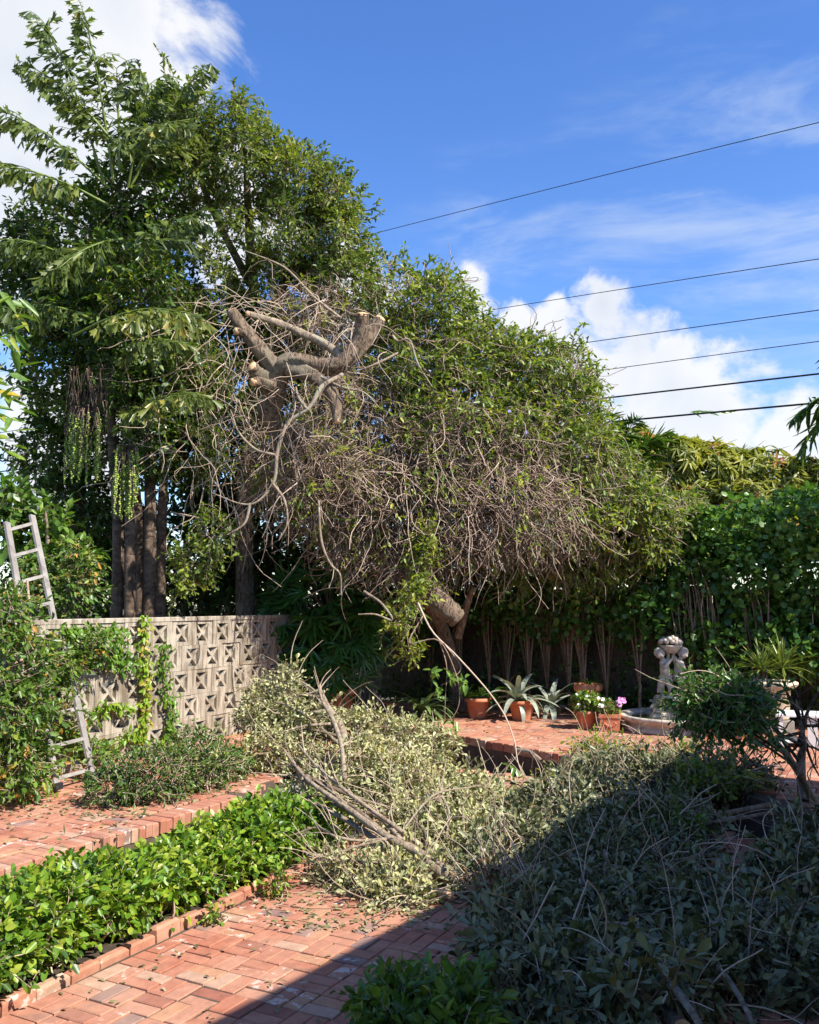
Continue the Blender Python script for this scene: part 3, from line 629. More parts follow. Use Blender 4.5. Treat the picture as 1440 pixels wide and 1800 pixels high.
def fruit(cx, y0, y1, hw, d, n, dead=0):
    top = D(cx, y0 - 25, d + .15); b = Acc(); s = Acc(); pl = np.array([D(cx + R.uniform(-hw, hw), y0 + R.uniform(-22, 22), d + R.uniform(-hw, hw) * d / F) for _ in range(n)])
    zb = D(cx, y1, d)[2]
    for p in pl:
        q = cr([top, top * .45 + p * .55 + np.array([0, 0, .08]), p, np.array([p[0], p[1], zb + R.uniform(-.06, .30)])], 14); add_tubes(s, q, .006, 4, R.random())
        u = np.arange(p[2], q[-1][2], -0.027)
        for z in u:
            c = np.array([p[0] + R.normal() * .008, p[1] + R.normal() * .008, z]); ball(b, c, .0155, float(np.clip(.5 + R.normal() * .25, .02, .98)), 5, 4)
    o = b.build('fruit_cluster', L['fruit'], fp, True, kind='stuff'); s.build('stalk', M['palmtrunk'], o, True)
fruit(150, 745, 850, 34, 11.2, 34); fruit(222, 815, 905, 21, 10.9, 32)
b = Acc(); o_ = D(160, 650, 11.2)                                # withered old stalks over the larger cluster
p = np.array([D(R.uniform(120, 185), R.uniform(640, 690), 11.25 + R.uniform(-.15, .15)) for _ in range(46)]); add_tubes(b, stems(p, np.tile([0, 0, -1.], (46, 1)), .09, 9, .6, .24), R.uniform(.004, .011, (46, 1)), 3, R.random(46) * .5); b.build('withered_stalks', M['palmtrunk'], fp, True)

def crown_tree(name, label, cat, base, els, nspr, ln, nl, ll, lw, leaf, tpl='oval', tb=.45, trunk=None, bark='bark', group=None, tw=.004, twig='twig', lit=0.0, **kw):
    t = thing(name, label, cat, base, group); pos, o = in_blobs(els, nspr, kw.pop('shell', 2.2), kw.pop('keep', .45), kw.pop('back', .4))
    gap = kw.pop('gap', 0)
    if gap:
        f_ = np.sin(pos[:, 0] * 4.1 + 1.3 * np.sin(pos[:, 2] * 2.7)) * np.sin(pos[:, 2] * 4.6 + 1.7 * np.sin(pos[:, 0] * 2.1)) + .5 * np.sin(pos[:, 1] * 5 + pos[:, 0] * 7)
        kp = f_ < gap + .25 * R.normal(size=len(pos)); pos, o = pos[kp], o[kp]
    lean = kw.pop('lean', np.zeros(3)); d = nrm(o * kw.pop('outw', .7) + rdir(len(pos)) * .75 + np.array([0, 0, kw.pop('upd', .25)]) + lean)
    tb = np.clip(tb + lit * (pos[:, 2] - pos[:, 2].mean()) + .12 * np.sin(pos[:, 0] * 3.1 + pos[:, 2] * 2.3) + .1 * R.normal(size=len(pos)), .05, .95)
    a_, s_ = Acc(), Acc(); sprays(a_, s_, pos - d * ln * .5, d, ln, nl, ll, lw, tpl, tw=tw, tbase=tb, **kw)
    a_.build('crown', L[leaf], t); s_.build('twigs', M[twig], t)
    if trunk:
        for pts, r in trunk: trunk_only(t, pts, r, M[bark])
    return t
def gz(p, z=-0.4): p = np.array(p, float); p[2] = z; return p
# dark leafy tree wound round the palm
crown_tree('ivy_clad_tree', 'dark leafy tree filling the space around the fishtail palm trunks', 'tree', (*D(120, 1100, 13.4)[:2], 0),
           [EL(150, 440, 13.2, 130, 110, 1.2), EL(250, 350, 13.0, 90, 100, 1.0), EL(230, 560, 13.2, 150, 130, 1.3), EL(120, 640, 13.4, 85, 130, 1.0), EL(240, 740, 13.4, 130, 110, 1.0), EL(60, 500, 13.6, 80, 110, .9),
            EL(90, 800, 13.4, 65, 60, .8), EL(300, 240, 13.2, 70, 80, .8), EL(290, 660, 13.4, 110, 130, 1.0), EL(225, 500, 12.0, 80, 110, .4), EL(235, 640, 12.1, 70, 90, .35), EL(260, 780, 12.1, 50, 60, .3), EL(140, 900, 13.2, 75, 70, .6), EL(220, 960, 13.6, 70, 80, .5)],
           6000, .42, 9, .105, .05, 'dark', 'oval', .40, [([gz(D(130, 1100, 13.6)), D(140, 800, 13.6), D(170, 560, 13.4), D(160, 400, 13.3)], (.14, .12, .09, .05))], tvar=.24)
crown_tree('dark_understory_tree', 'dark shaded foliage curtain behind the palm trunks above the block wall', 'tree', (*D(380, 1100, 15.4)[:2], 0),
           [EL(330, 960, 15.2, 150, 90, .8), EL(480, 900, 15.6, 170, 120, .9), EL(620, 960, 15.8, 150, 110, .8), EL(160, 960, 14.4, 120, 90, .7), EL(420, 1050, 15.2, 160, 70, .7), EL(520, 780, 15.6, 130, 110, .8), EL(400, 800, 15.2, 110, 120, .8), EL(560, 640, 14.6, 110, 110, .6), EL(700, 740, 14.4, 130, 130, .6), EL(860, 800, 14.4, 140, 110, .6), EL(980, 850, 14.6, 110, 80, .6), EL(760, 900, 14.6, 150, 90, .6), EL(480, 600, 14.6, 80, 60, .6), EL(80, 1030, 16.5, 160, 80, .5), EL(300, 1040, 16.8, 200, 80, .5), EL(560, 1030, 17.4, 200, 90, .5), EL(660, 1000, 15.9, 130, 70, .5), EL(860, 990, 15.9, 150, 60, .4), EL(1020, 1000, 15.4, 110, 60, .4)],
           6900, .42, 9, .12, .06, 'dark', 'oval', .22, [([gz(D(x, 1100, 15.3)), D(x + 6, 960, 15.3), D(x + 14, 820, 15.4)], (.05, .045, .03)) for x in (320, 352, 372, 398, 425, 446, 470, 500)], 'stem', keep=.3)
# small-leaved tree right of the palm, running down to the vines
crown_tree('small_leaved_tree', 'tall small-leaved tree with a ragged crown right of the fishtail palm', 'tree', (*D(450, 1100, 13.4)[:2], 0),
           [EL(330, 215, 12.6, 60, 62, .6), EL(425, 235, 12.8, 42, 75, .6), EL(440, 300, 12.8, 80, 80, .9), EL(350, 310, 12.8, 50, 60, .7), EL(520, 330, 12.9, 75, 75, .9), EL(585, 350, 12.9, 45, 55, .7), EL(490, 420, 12.9, 110, 70, 1.0), EL(590, 420, 12.9, 60, 60, .8),
            EL(370, 500, 12.9, 60, 95, .9), EL(470, 500, 13.2, 90, 70, .9), EL(600, 500, 13.0, 75, 60, .8), EL(340, 620, 12.7, 50, 90, .8), EL(395, 690, 12.9, 60, 75, .7), EL(345, 790, 12.4, 45, 60, .6), EL(420, 590, 13.4, 70, 60, .6)],
           6000, .36, 10, .078, .034, 'small', 'oval', .5, [([gz(D(440, 1100, 13.6)), D(430, 900, 13.6), D(450, 650, 13.5), D(440, 430, 13.3), D(430, 260, 13.0)], (.16, .14, .12, .08, .03)), ([D(450, 600, 13.5), D(520, 460, 13.3), D(590, 350, 13.1)], (.08, .06, .02)), ([D(440, 500, 13.4), D(370, 360, 13.1), D(320, 210, 12.8)], (.07, .05, .02))], tvar=.24, lit=.03, gap=.42)
# thin leafy shoots that break the skyline
def shoots(parent, ends, leaf, ll=.08, lw=.034, nl=16, rr=.009, mat='stem'):
    for p, q in ends:
        a_, s_ = Acc(), Acc()
        ax = q - p; c = cr([p, p + ax * .5 + R.normal(size=3) * .06, q], 12); add_tubes(s_, c, np.linspace(rr, rr * .35, 12), 4, R.random())
        u = np.linspace(.25, 1, nl); pp = np.stack([np.interp(u, np.linspace(0, 1, 12), c[:, k]) for k in range(3)], -1); tg = nrm(ax)
        dl = nrm(rdir(nl) * .9 + tg * .6); add_leaves(a_, pp, dl, rdir(nl) * .5 + np.array([0, 0, 1.]), ll * R.uniform(.7, 1.2, nl), lw * R.uniform(.8, 1.2, nl), np.clip(.55 + R.normal(size=nl) * .2, .02, .98), 'oval', .3, .2)
        o = s_.build('shoot', M[mat], parent); a_.build('shoot_leaves', leaf, o, kind='stuff')
small_tree = [o for o in COL.objects if o.name.startswith('small_leaved_tree')][0]
shoots(small_tree, [(D(a_, b_, 12.7), D(c_, d_, 12.5)) for a_, b_, c_, d_ in ((310, 170, 275, 85), (300, 180, 290, 100), (420, 220, 412, 140), (430, 240, 428, 150), (400, 240, 440, 170), (500, 290, 510, 235), (560, 310, 600, 290), (610, 340, 640, 325), (620, 380, 672, 372), (610, 400, 660, 410), (350, 180, 345, 130),
                                                      (470, 260, 470, 215), (380, 210, 372, 160), (450, 240, 452, 178), (530, 300, 548, 255), (590, 330, 622, 300), (640, 370, 668, 345), (600, 450, 668, 432), (260, 200, 250, 130), (320, 190, 330, 140), (540, 300, 575, 268), (640, 440, 690, 450), (340, 250, 300, 120), (560, 330, 545, 275))], L['small'], .085, .036, 22)

# flowering vine thicket over the fence, green on top, bare and tangled below
vt = thing('vine_thicket', 'sprawling vine thicket, leafy on top with bare tangled brown stems below', 'vines', (*D(860, 1100, 14.0)[:2], 0))
top_els = [EL(690, 530, 12.6, 65, 70, .8), EL(760, 560, 12.6, 80, 80, 1.0), EL(730, 640, 12.3, 80, 80, .9), EL(830, 640, 12.8, 100, 80, 1.1), EL(920, 660, 13.0, 90, 70, 1.1), EL(985, 690, 13.2, 70, 80, 1.0), EL(800, 720, 12.2, 90, 80, .9), EL(900, 760, 12.5, 100, 80, 1.0), EL(1000, 790, 12.9, 80, 80, 1.0),
           EL(1060, 850, 13.0, 80, 65, .9), EL(1125, 895, 13.2, 65, 40, .8), EL(740, 830, 11.9, 45, 130, .5), EL(1050, 920, 12.6, 60, 40, .6), EL(1100, 930, 13.2, 90, 50, .7), EL(1180, 900, 13.6, 70, 40, .6), EL(1020, 985, 13.3, 65, 45, .4), EL(905, 1000, 13.5, 55, 35, .4), EL(1100, 985, 13.6, 50, 40, .4)]
pos, o = in_blobs(top_els, 7000, 2.2, .45, .35); d = nrm(o * .7 + rdir(len(pos)) * .8 + np.array([0, 0, .25]))
px, py = PX(pos); low = np.clip((py - (560 + .28 * (px - 640))) / 260, 0, 1); low = low * np.clip((1080 - px) / 120, 0, 1); f_ = np.sin(pos[:, 0] * 4.3 + 1.3 * np.sin(pos[:, 2] * 2.9)) * np.sin(pos[:, 2] * 4.8 + 1.7 * np.sin(pos[:, 0] * 2.3)); keepm = (R.random(len(pos)) > low * .5) & (f_ < .5 + .25 * R.normal(size=len(pos)))
pos, d = pos[keepm], d[keepm]
la, ta = Acc(), Acc(); sprays(la, ta, pos - d * .2, d, .40, 9, .085, .038, 'oval', tbase=np.clip(.58 + .1 * R.normal(size=len(pos)), .1, .95), tvar=.24)
la.build('leaves', L['vine'], vt)
bare_els = [EL(620, 760, 12.2, 100, 130, .7), EL(720, 860, 12.1, 100, 110, .7), EL(840, 880, 12.2, 120, 95, .8), EL(950, 900, 12.4, 85, 70, .8), EL(560, 560, 12.7, 90, 70, .6), EL(600, 880, 12.3, 90, 70, .6), EL(520, 820, 12.4, 90, 80, .6), EL(780, 790, 12.2, 120, 90, .8), EL(890, 830, 12.4, 105, 90, .8), EL(560, 830, 11.5, 100, 60, .35), EL(520, 770, 11.3, 70, 40, .2), EL(610, 880, 11.8, 80, 60, .3), EL(715, 990, 12.0, 45, 60, .35), EL(640, 960, 12.1, 60, 50, .35), EL(800, 960, 12.2, 50, 40, .35)]
pos, o = in_blobs(bare_els, 7600, 2.0, .35, .3); add_tubes(ta, stems(pos, o * .4 + rdir(len(pos)) * .9 + np.array([0, 0, -.15]), .078, 8, .17, .40, .8), R.uniform(.003, .0062, (len(pos), 1)), 3, R.random(len(pos)))
pos, o = in_blobs(top_els, 1800, 1.6, .2, .3); add_tubes(ta, stems(pos, o * .5 + rdir(len(pos)), .08, 8, .12, .45), R.uniform(.003, .006, (len(pos), 1)), 3, R.random(len(pos)))
ta.build('tangled_twigs', M['twig'], vt)
la = Acc(); ta = Acc(); pos, o = in_blobs(bare_els, 1150, 2.4, .5, .1); sprays(la, ta, pos, nrm(o + rdir(len(pos))), .3, 7, .08, .036, 'oval', tbase=.72, tvar=.25); la.build('stray_leaves', L['vine'], vt)
pos, o = in_blobs(bare_els, 150, 2.4, .5, .1); add_tubes(ta, stems(pos, o * .4 + rdir(len(pos)) * .8, .13, 10, .22, .34), R.uniform(.005, .010, (len(pos), 1)) * np.linspace(1, .45, 10), 4, .4 + .6 * R.random(len(pos)))
pos, o = in_blobs([EL(400, 620, 11.9, 100, 100, .5), EL(440, 800, 11.8, 130, 110, .5), EL(340, 760, 11.6, 40, 90, .4), EL(560, 600, 12.0, 130, 80, .5)], 150, 2, .3, .2)
add_tubes(ta, stems(pos, o * .5 + rdir(len(pos)) * .8, .15, 11, .26, .42), R.uniform(.004, .009, (len(pos), 1)) * np.linspace(1, .5, 11), 4, .5 + .5 * R.random(len(pos)))
pos, o = in_blobs([EL(560, 640, 10.4, 130, 70, .25), EL(500, 720, 10.4, 90, 60, .25), EL(640, 600, 10.5, 60, 50, .2)], 42, 2, .1, .5); add_tubes(ta, stems(pos, rdir(len(pos)) + np.array([0, 0, -.3]), .09, 10, .12, .3, .88), R.uniform(.003, .007, (len(pos), 1)) * np.linspace(1, .5, 10), 4, R.random(len(pos)))
ta.build('looping_stems', M['stem'], vt, True)
shoots(vt, [(D(a_, b_, 12.6), D(c_, d_, 12.4)) for a_, b_, c_, d_ in ((700, 500, 712, 430), (690, 510, 700, 455), (740, 510, 762, 455), (770, 520, 800, 490), (800, 540, 860, 545), (790, 520, 815, 480), (830, 570, 880, 575), (880, 610, 905, 570), (940, 630, 960, 600), (1000, 650, 1028, 565), (1000, 640, 1020, 600),
                                          (1020, 690, 1048, 640), (1030, 730, 1062, 700), (650, 500, 640, 440), (760, 530, 775, 470), (810, 560, 838, 520), (850, 590, 862, 548), (960, 640, 990, 600), (1040, 740, 1075, 735), (1060, 780, 1100, 770), (670, 480, 660, 430), (870, 610, 885, 580), (720, 540, 735, 480), (920, 640, 930, 590), (1010, 700, 1050, 680))], L['vine'], .09, .04, 20)
bl = Acc(); pos, o = in_blobs(top_els[3:10], 70, 3, .8, 0); add_leaves(bl, pos + o * .06, rdir(70), rdir(70), .045, .045, .5, 'round', .3, .1); bl.build('flowers', M['blue'], vt, kind='stuff')

# leaning tree with its limbs sawn off
lt = thing('leaning_tree', 'leaning old tree with thick sawn-off limbs, wrapped in dry vines', 'tree', (*G(806, 1250, 0)[:2], 0))
def sawn(pts, r, name='limb', mat='bark', cut=True, n=44, sides=18, rough=.10, wood='cutwood'):
    P = [D(*q) for q in pts]; b = Acc(); c = limb(b, P, r, n, sides, rough); o = b.build(name, M[mat], lt, True)
    if cut:
        d_ = nrm(c[-1] - c[-2]); b = Acc(); f_ = nrm(np.cross(d_, [.31, -.55, .77])); g_ = np.cross(d_, f_); th = np.arange(14) * 2 * math.pi / 14
        rr = r[-1] * 1.0; ring = c[-1] + d_ * .004 + (np.cos(th)[:, None] * f_ + np.sin(th)[:, None] * g_) * rr * R.uniform(.92, 1.06, (14, 1)); mid_ = c[-1] + d_ * .02
        b.add(np.vstack([ring, mid_[None], c[-1] - d_ * .03 + (ring - c[-1])]), tris=[[i, (i + 1) % 14, 14] for i in range(14)], quads=[[(i + 1) % 14, i, 15 + i, 15 + (i + 1) % 14] for i in range(14)]); b.build('cut_face', M[wood], o)
    return c
tp = [(800, 1236, 0), (795, 1180, 13.9), (775, 1100, 13.6), (730, 1020, 13.2), (690, 960, 12.9), (630, 880, 12.4), (560, 800, 11.9), (490, 745, 11.5)]
P0 = lt.location
sawn([(806, 1250, 14.35), (798, 1180, 14.3), (775, 1100, 14.0), (730, 1020, 13.4), (680, 950, 12.8), (610, 870, 12.2), (540, 800, 11.7), (480, 742, 11.2), (482, 690, 11.0), (490, 655, 10.9)], (.13, .11, .105, .12, .12, .12, .12, .14, .15, .15), 'trunk', cut=False, n=70)
sawn([(486, 690, 10.98), (488, 655, 10.9), (515, 638, 10.8), (560, 645, 10.75), (600, 640, 10.7), (628, 605, 10.7), (636, 575, 10.65), (637, 551, 10.6)], (0.129, 0.142, 0.129, 0.112, 0.107, 0.090, 0.082, 0.077))
sawn([(600, 645, 10.75), (630, 615, 10.8), (650, 590, 10.85), (668, 560, 10.9)], (0.095, 0.095, 0.086, 0.073))
sawn([(492, 660, 10.9), (462, 620, 10.8), (430, 582, 10.75), (406, 546, 10.7)], (0.107, 0.095, 0.077, 0.065))
sawn([(435, 590, 10.76), (425, 584, 10.72), (414, 582, 10.66)], (0.052, 0.052, 0.047))
sawn([(612, 640, 10.75), (580, 610, 10.9), (530, 585, 11.0), (480, 565, 10.95), (434, 551, 10.8)], (0.065, 0.052, 0.047, 0.043, 0.036), mat='paleb')
sawn([(480, 665, 10.9), (455, 658, 10.8), (442, 644, 10.7)], (0.103, 0.095, 0.073))
sawn([(482, 680, 10.85), (456, 672, 10.75), (444, 672, 10.66)], (0.077, 0.069, 0.052))
sawn([(510, 650, 10.8), (550, 660, 10.7), (585, 695, 10.6), (593, 742, 10.55)], (0.103, 0.095, 0.077, 0.047))
sawn([(660, 950, 12.7), (700, 985, 12.3), (745, 1035, 12.0), (790, 1075, 11.9), (806, 1090, 11.9)], (0.138, 0.155, 0.163, 0.155, 0.112), mat='bark', wood='bark')
sawn([(806, 1120, 13.5), (822, 1060, 13.2), (834, 1030, 13.0)], (0.060, 0.052, 0.043), cut=False)
sawn([(602, 658, 10.6), (565, 680, 10.45), (545, 715, 10.4), (505, 745, 10.4), (488, 795, 10.35), (482, 845, 10.35), (455, 880, 10.3), (425, 886, 10.3), (372, 866, 10.3)], (0.028, 0.026, 0.024, 0.023, 0.021, 0.019, 0.015, 0.011, 0.006), mat='paleb', cut=False, n=40, sides=8)
sawn([(540, 720, 10.4), (525, 700, 10.3), (520, 680, 10.3)], (0.017, 0.015, 0.012), mat='paleb', cut=False, sides=6)
for pts in ([(690, 590, 10.9), (700, 600, 10.8), (720, 598, 10.7), (735, 640, 10.7), (760, 680, 10.7)], [(485, 800, 10.3), (450, 790, 10.3), (420, 760, 10.3), (405, 720, 10.3)], [(480, 850, 10.3), (500, 880, 10.3), (505, 920, 10.3), (490, 950, 10.3)], [(440, 884, 10.3), (430, 920, 10.3), (400, 940, 10.3)],
            [(560, 660, 10.6), (600, 680, 10.5), (640, 690, 10.5), (670, 720, 10.5)], [(600, 560, 11.2), (550, 520, 11.2), (500, 470, 11.2), (430, 440, 11.2)], [(700, 620, 10.8), (660, 640, 10.6), (620, 655, 10.6)], [(640, 1040, 11.0), (670, 1060, 10.9), (690, 1090, 10.9), (660, 1080, 10.9), (630, 1080, 10.9)],
            [(560, 880, 11.0), (565, 950, 10.9), (580, 990, 10.9), (598, 1010, 10.9), (600, 1046, 10.9)]):
    sawn(pts, (.018, .016, .012, .007), 'branch', 'paleb', False, 22, 6)

# stems hanging from the log down to the terrace
hv = thing('hanging_vine', 'bare vine stems hanging from the sawn log down to the terrace edge', 'vine', D(760, 1100, 11.0))
b = Acc()
for pts, r in (([(735, 1060, 11), (760, 1110, 10.8), (800, 1150, 10.7), (850, 1205, 10.6), (880, 1245, 10.5), (893, 1270, 10.4), (905, 1305, 10.3), (912, 1345, 10.2), (935, 1385, 10.0)], .012), ([(745, 1080, 11), (720, 1130, 10.8), (770, 1125, 10.7), (800, 1180, 10.6), (808, 1225, 10.6), (800, 1255, 10.6), (778, 1275, 10.6)], .009),
               ([(770, 1120, 10.8), (785, 1170, 10.7), (783, 1225, 10.6), (782, 1262, 10.6)], .007), ([(905, 1305, 10.3), (900, 1330, 10.3), (893, 1340, 10.3)], .006), ([(780, 1130, 10.7), (810, 1172, 10.7), (792, 1195, 10.7), (775, 1205, 10.7)], .007)):
    P = [D(*q) for q in pts]; b = Acc(); add_tubes(b, cr(P, 30), np.linspace(r, r * .5, 30), 5, R.random()); b.build('stem', M['stem'], hv, True)
for x, y in ((800, 1278), (797, 1190), (770, 1215), (905, 1352), (760, 1180), (812, 1200)):
    b = Acc(); k = 9; add_leaves(b, np.repeat(D(x, y, 10.6)[None], k, 0) + R.normal(size=(k, 3)) * .04, rdir(k) + np.array([0, 0, -.2]), rdir(k) * .5 + np.array([0, -.3, .8]), .12, .05, R.uniform(.6, .95, k), 'oval', .25, .3); b.build('leaf_cluster', L['green'], hv)
crown_tree('climbing_vine', 'bright green leafy vine hanging beside the sawn log end', 'vine', (*D(715, 1100, 11.2)[:2], 0), [EL(738, 990, 11.5, 20, 50, .2), EL(722, 1050, 11.3, 24, 30, .2), EL(700, 1095, 11.2, 22, 24, .2), EL(722, 1140, 11.2, 16, 20, .15), EL(752, 930, 11.5, 16, 40, .2)], 210, .27, 8, .07, .034, 'vine', 'oval', .72, [([D(752, 900, 11.6), D(738, 990, 11.5), D(715, 1080, 11.3), D(722, 1165, 11.2)], (.010, .010, .008, .004))], 'stem')

# ------------------------------------------------------------------ hedge along the back fence
def fence_pt(s, off): return f0 + fd * s - U * off
HS = [(1.6, 'slim multi-stemmed hedge shrub behind the dark strap-leaved plant', 2.5), (2.75, 'hedge shrub with bare stems behind the potted green rosettes', 2.5), (3.6, 'hedge shrub with bare stems behind the silver-leaved plant', 2.6), (4.5, 'hedge shrub with tall bare stems left of the two small flower pots', 2.6),
      (5.5, 'hedge shrub with forked trunk between the flower pots and the fountain', 2.7), (6.5, 'round-leaved hedge shrub directly behind the cherub statue', 2.8), (7.5, 'round-leaved hedge shrub right of the cherub statue', 2.9), (8.5, 'round-leaved hedge shrub behind the cream pot', 2.9), (9.5, 'round-leaved hedge shrub at the right edge of the picture', 2.9)]
for i, (s, lab, ht) in enumerate(HS):
    p = fence_pt(s, .42); t = thing('hedge_shrub', lab, 'hedge', (p[0], p[1], 0), 'hedge shrubs along the back fence')
    for c in range(3 if i % 2 else 4):
        b = Acc(); q = fence_pt(s + R.uniform(-.5, .5), (.42 if i < 4 else .70) + R.uniform(-.14, .14)); k = 9; hgt = R.uniform(.15, .5)
        add_tubes(b, cr([(q[0], q[1], -.02), (q[0] + R.normal() * .02, q[1], hgt * .6), (q[0] + R.normal() * .03, q[1], hgt)], 6), np.linspace(.03, .024, 6), 6, R.random(), .05)
        for m in range(k):
            an = R.uniform(-1, 1); e = np.array([q[0], q[1], hgt]) + np.array([fd[0] * an * .16, fd[1] * an * .16, 0]) - np.array([U[0], U[1], 0]) * R.uniform(-.05, .3)
            add_tubes(b, cr([(q[0], q[1], hgt - .05), (q[0] * .6 + e[0] * .4, q[1] * .6 + e[1] * .4, hgt + .5), (e[0], e[1], hgt + 1.2), (e[0] + R.normal() * .12, e[1] + .25, hgt + 2.0)], 10), np.linspace(.014, .006, 10), 5, R.random())
        b.build('stem', M['hedgestem'], t, True)
    right = i >= 4; c0 = np.array([*fence_pt(s, .55), 0])
    zl, zt = (.75 if i >= 5 else 1.25), ht + .42
    els = [(c0 + np.array([0, 0, zt - .45]), np.array([.75, .62, .55])), (c0 + np.array([.15, -.05, (zl + zt) / 2 + .2]), np.array([.7, .58, .6])), (c0 + np.array([-.2, 0, zl + .45]), np.array([.6, .45, .5]))]
    pos, o = in_blobs(els, 900 if right else 430, 2.2, .45, .3); la = Acc(); d = nrm(o + rdir(len(pos)) * .8)
    sprays(la, None, pos - d * .15, d, .26, 6, .085, .075, 'round', ang=75, tbase=.45, tvar=.22, upb=.35, fold=.12, ldroop=.1); la.build('foliage', L['round'], t)
    # a few shoots low down among the stems
    la = Acc(); k = 70; pos = np.array([*p, 0]) + np.c_[np.outer(R.uniform(-.45, .45, k), fd), R.uniform(.1, 1.5, k)]; sprays(la, None, pos, rdir(k), .15, 5, .07, .055, 'round', tbase=.4, upb=.4); la.build('low_shoots', L['round'], t, kind='stuff')
b = Acc(); k = 520; s = R.uniform(0.2, 9.5, k); p = np.array([fence_pt(x, R.uniform(.1, .75)) for x in s]); la = Acc(); sprays(la, None, np.c_[p, R.uniform(0, .28, k)], nrm(rdir(k) + np.array([0, 0, .6])), .22, 6, .085, .05, 'oval', tbase=.35)
tag(la.build('ground_cover', L['dark']), 'dark green ground cover at the foot of the back hedge', 'ground cover', kind='stuff')

# mango tree beyond the fence
mt = thing('mango_tree', 'rounded mango tree with yellow-green and reddish leaves beyond the hedge', 'tree', (*D(1270, 1000, 17.5)[:2], 0))
mels = [EL(1240, 845, 17, 90, 70, 1.0), EL(1330, 850, 17, 90, 65, 1.0), EL(1410, 860, 17, 70, 55, 1.0), EL(1175, 815, 16.8, 60, 50, .9), EL(1115, 800, 16.8, 50, 50, .8), EL(1145, 850, 16.8, 70, 50, .8), EL(1440, 905, 16.4, 90, 55, .8), EL(1340, 920, 16.2, 110, 40, .7), EL(1290, 890, 16.5, 140, 50, 1.0), EL(1205, 805, 17.2, 35, 35, .5), EL(1480, 870, 17, 60, 50, .9), EL(1090, 900, 16.0, 70, 60, .8), EL(1150, 920, 15.8, 70, 45, .8)]
pos, o = in_blobs(mels, 1900, 3.0, .6, .25); k = 11; la = Acc()
tb = np.clip(.42 + .17 * R.normal(size=len(pos)) + np.where(R.random(len(pos)) < .06, .5, 0), .05, .97)
ax = nrm(o + np.array([0, 0, .8]) + rdir(len(pos)) * .3); n = len(pos); ph = np.arange(k) * 2.4
fu = nrm(np.cross(ax, rdir(n))); fv = np.cross(ax, fu); dl = fu[:, None] * np.cos(ph)[None, :, None] + fv[:, None] * np.sin(ph)[None, :, None] + ax[:, None] * R.uniform(-.2, .5, (n, k, 1))
add_leaves(la, np.repeat(pos, k, 0), dl.reshape(-1, 3), np.repeat(ax, k, 0), R.uniform(.16, .26, n * k), .048, np.clip(np.repeat(tb, k) + R.normal(size=n * k) * .08, .02, .98), 'lance', .3, .55)
la.build('crown', L['mango'], mt); trunk_only(mt, [gz(D(1270, 1000, 17.5)), D(1265, 930, 17.5), D(1270, 860, 17.4)], (.18, .15, .08), M['bark'])

# pinnate palms
def pinnate(parent, p0, p1, up, nl, ll, leaf, tint=.5, lw=.03):
    ax = p1 - p0; ln = np.linalg.norm(ax); c = cr([p0, p0 + ax * .4 + np.array([0, 0, up * ln]), p0 + ax * .75 + np.array([0, 0, up * ln * .8]), p1], 20); s = Acc(); add_tubes(s, c, np.linspace(.016, .004, 20), 5)
    u = np.linspace(.12, 1, nl); pp = np.stack([np.interp(u, np.linspace(0, 1, 20), c[:, k]) for k in range(3)], -1); tg = nrm(np.gradient(pp, axis=0)); h = nrm(np.cross(tg, [0, 0.2, 1.])); b = Acc()
    for sd in (-1, 1):
        dl = nrm(tg * .55 + sd * h * .75 + np.array([0, 0, .12]) + R.normal(size=(nl, 3)) * .06)
        add_leaves(b, pp, dl, np.cross(h * sd, dl) * 0 + np.array([0, -.2, 1.]) + R.normal(size=(nl, 3)) * .15, ll * np.sin(np.pi * (u * .85 + .12)) * R.uniform(.85, 1.1, nl) + .05, lw, np.clip(tint + R.normal(size=nl) * .12, 0, 1), 'lance', .25, .45)
    o = b.build('frond', L[leaf], parent); s.build('stalk', L['green'], o, True)
ar = thing('areca_palm', 'feathery palm fronds rising behind the vine thicket beside the mango tree', 'palm tree', (*D(1075, 1000, 15.6)[:2], 0))
for q in ((1160, 770), (1120, 735), (1060, 725), (1030, 745), (1150, 800), (1180, 762), (1090, 760)): pinnate(ar, D(1072, 850, 15.5), D(*q, 15.2 + R.uniform(-.4, .4)), .12, 26, .42, 'green', .35, .026)
trunk_only(ar, [gz(D(1072, 1000, 15.5)), D(1072, 930, 15.5), D(1072, 845, 15.5)], (.06, .05, .04), M['palmtrunk'])
rp = thing('palm_tree', 'palm at the right edge with a drooping dark frond against the clouds', 'palm tree', (*D(1640, 1000, 14.5)[:2], 0))
for q in ((1390, 742, 14), (1400, 806, 13.8), (1500, 560, 14), (1800, 600, 14.5), (1560, 850, 13.5), (1700, 520, 15)): pinnate(rp, D(1560, 660, 14.4), D(*q), .10, 34, .55, 'dark', .55, .034)
trunk_only(rp, [gz(D(1560, 1000, 14.5)), D(1565, 850, 14.5), D(1560, 655, 14.4)], (.12, .10, .08), M['palmtrunk'])

# neighbouring tree beyond the right edge, shading the hedge and the statue
crown_tree('shade_tree', 'broad leafy tree beyond the right edge shading the hedge', 'tree', (10.2, 11.6, -.4), [(np.array([9.1, 11.0, 5.6]), np.array([1.5, 1.1, 1.0])), (np.array([10.6, 11.0, 5.8]), np.array([1.6, 1.4, 1.1])), (np.array([9.9, 11.6, 6.0]), np.array([1.6, 1.3, 1.0])), (np.array([7.2, 10.1, 5.6]), np.array([.8, .6, .6]))],
           1000, .5, 9, .15, .08, 'dark', 'oval', .5, [([np.array([10.2, 11.6, -.4]), np.array([10.1, 11.5, 2.5]), np.array([9.8, 11.3, 5.2])], (.2, .16, .08))], back=1.0)

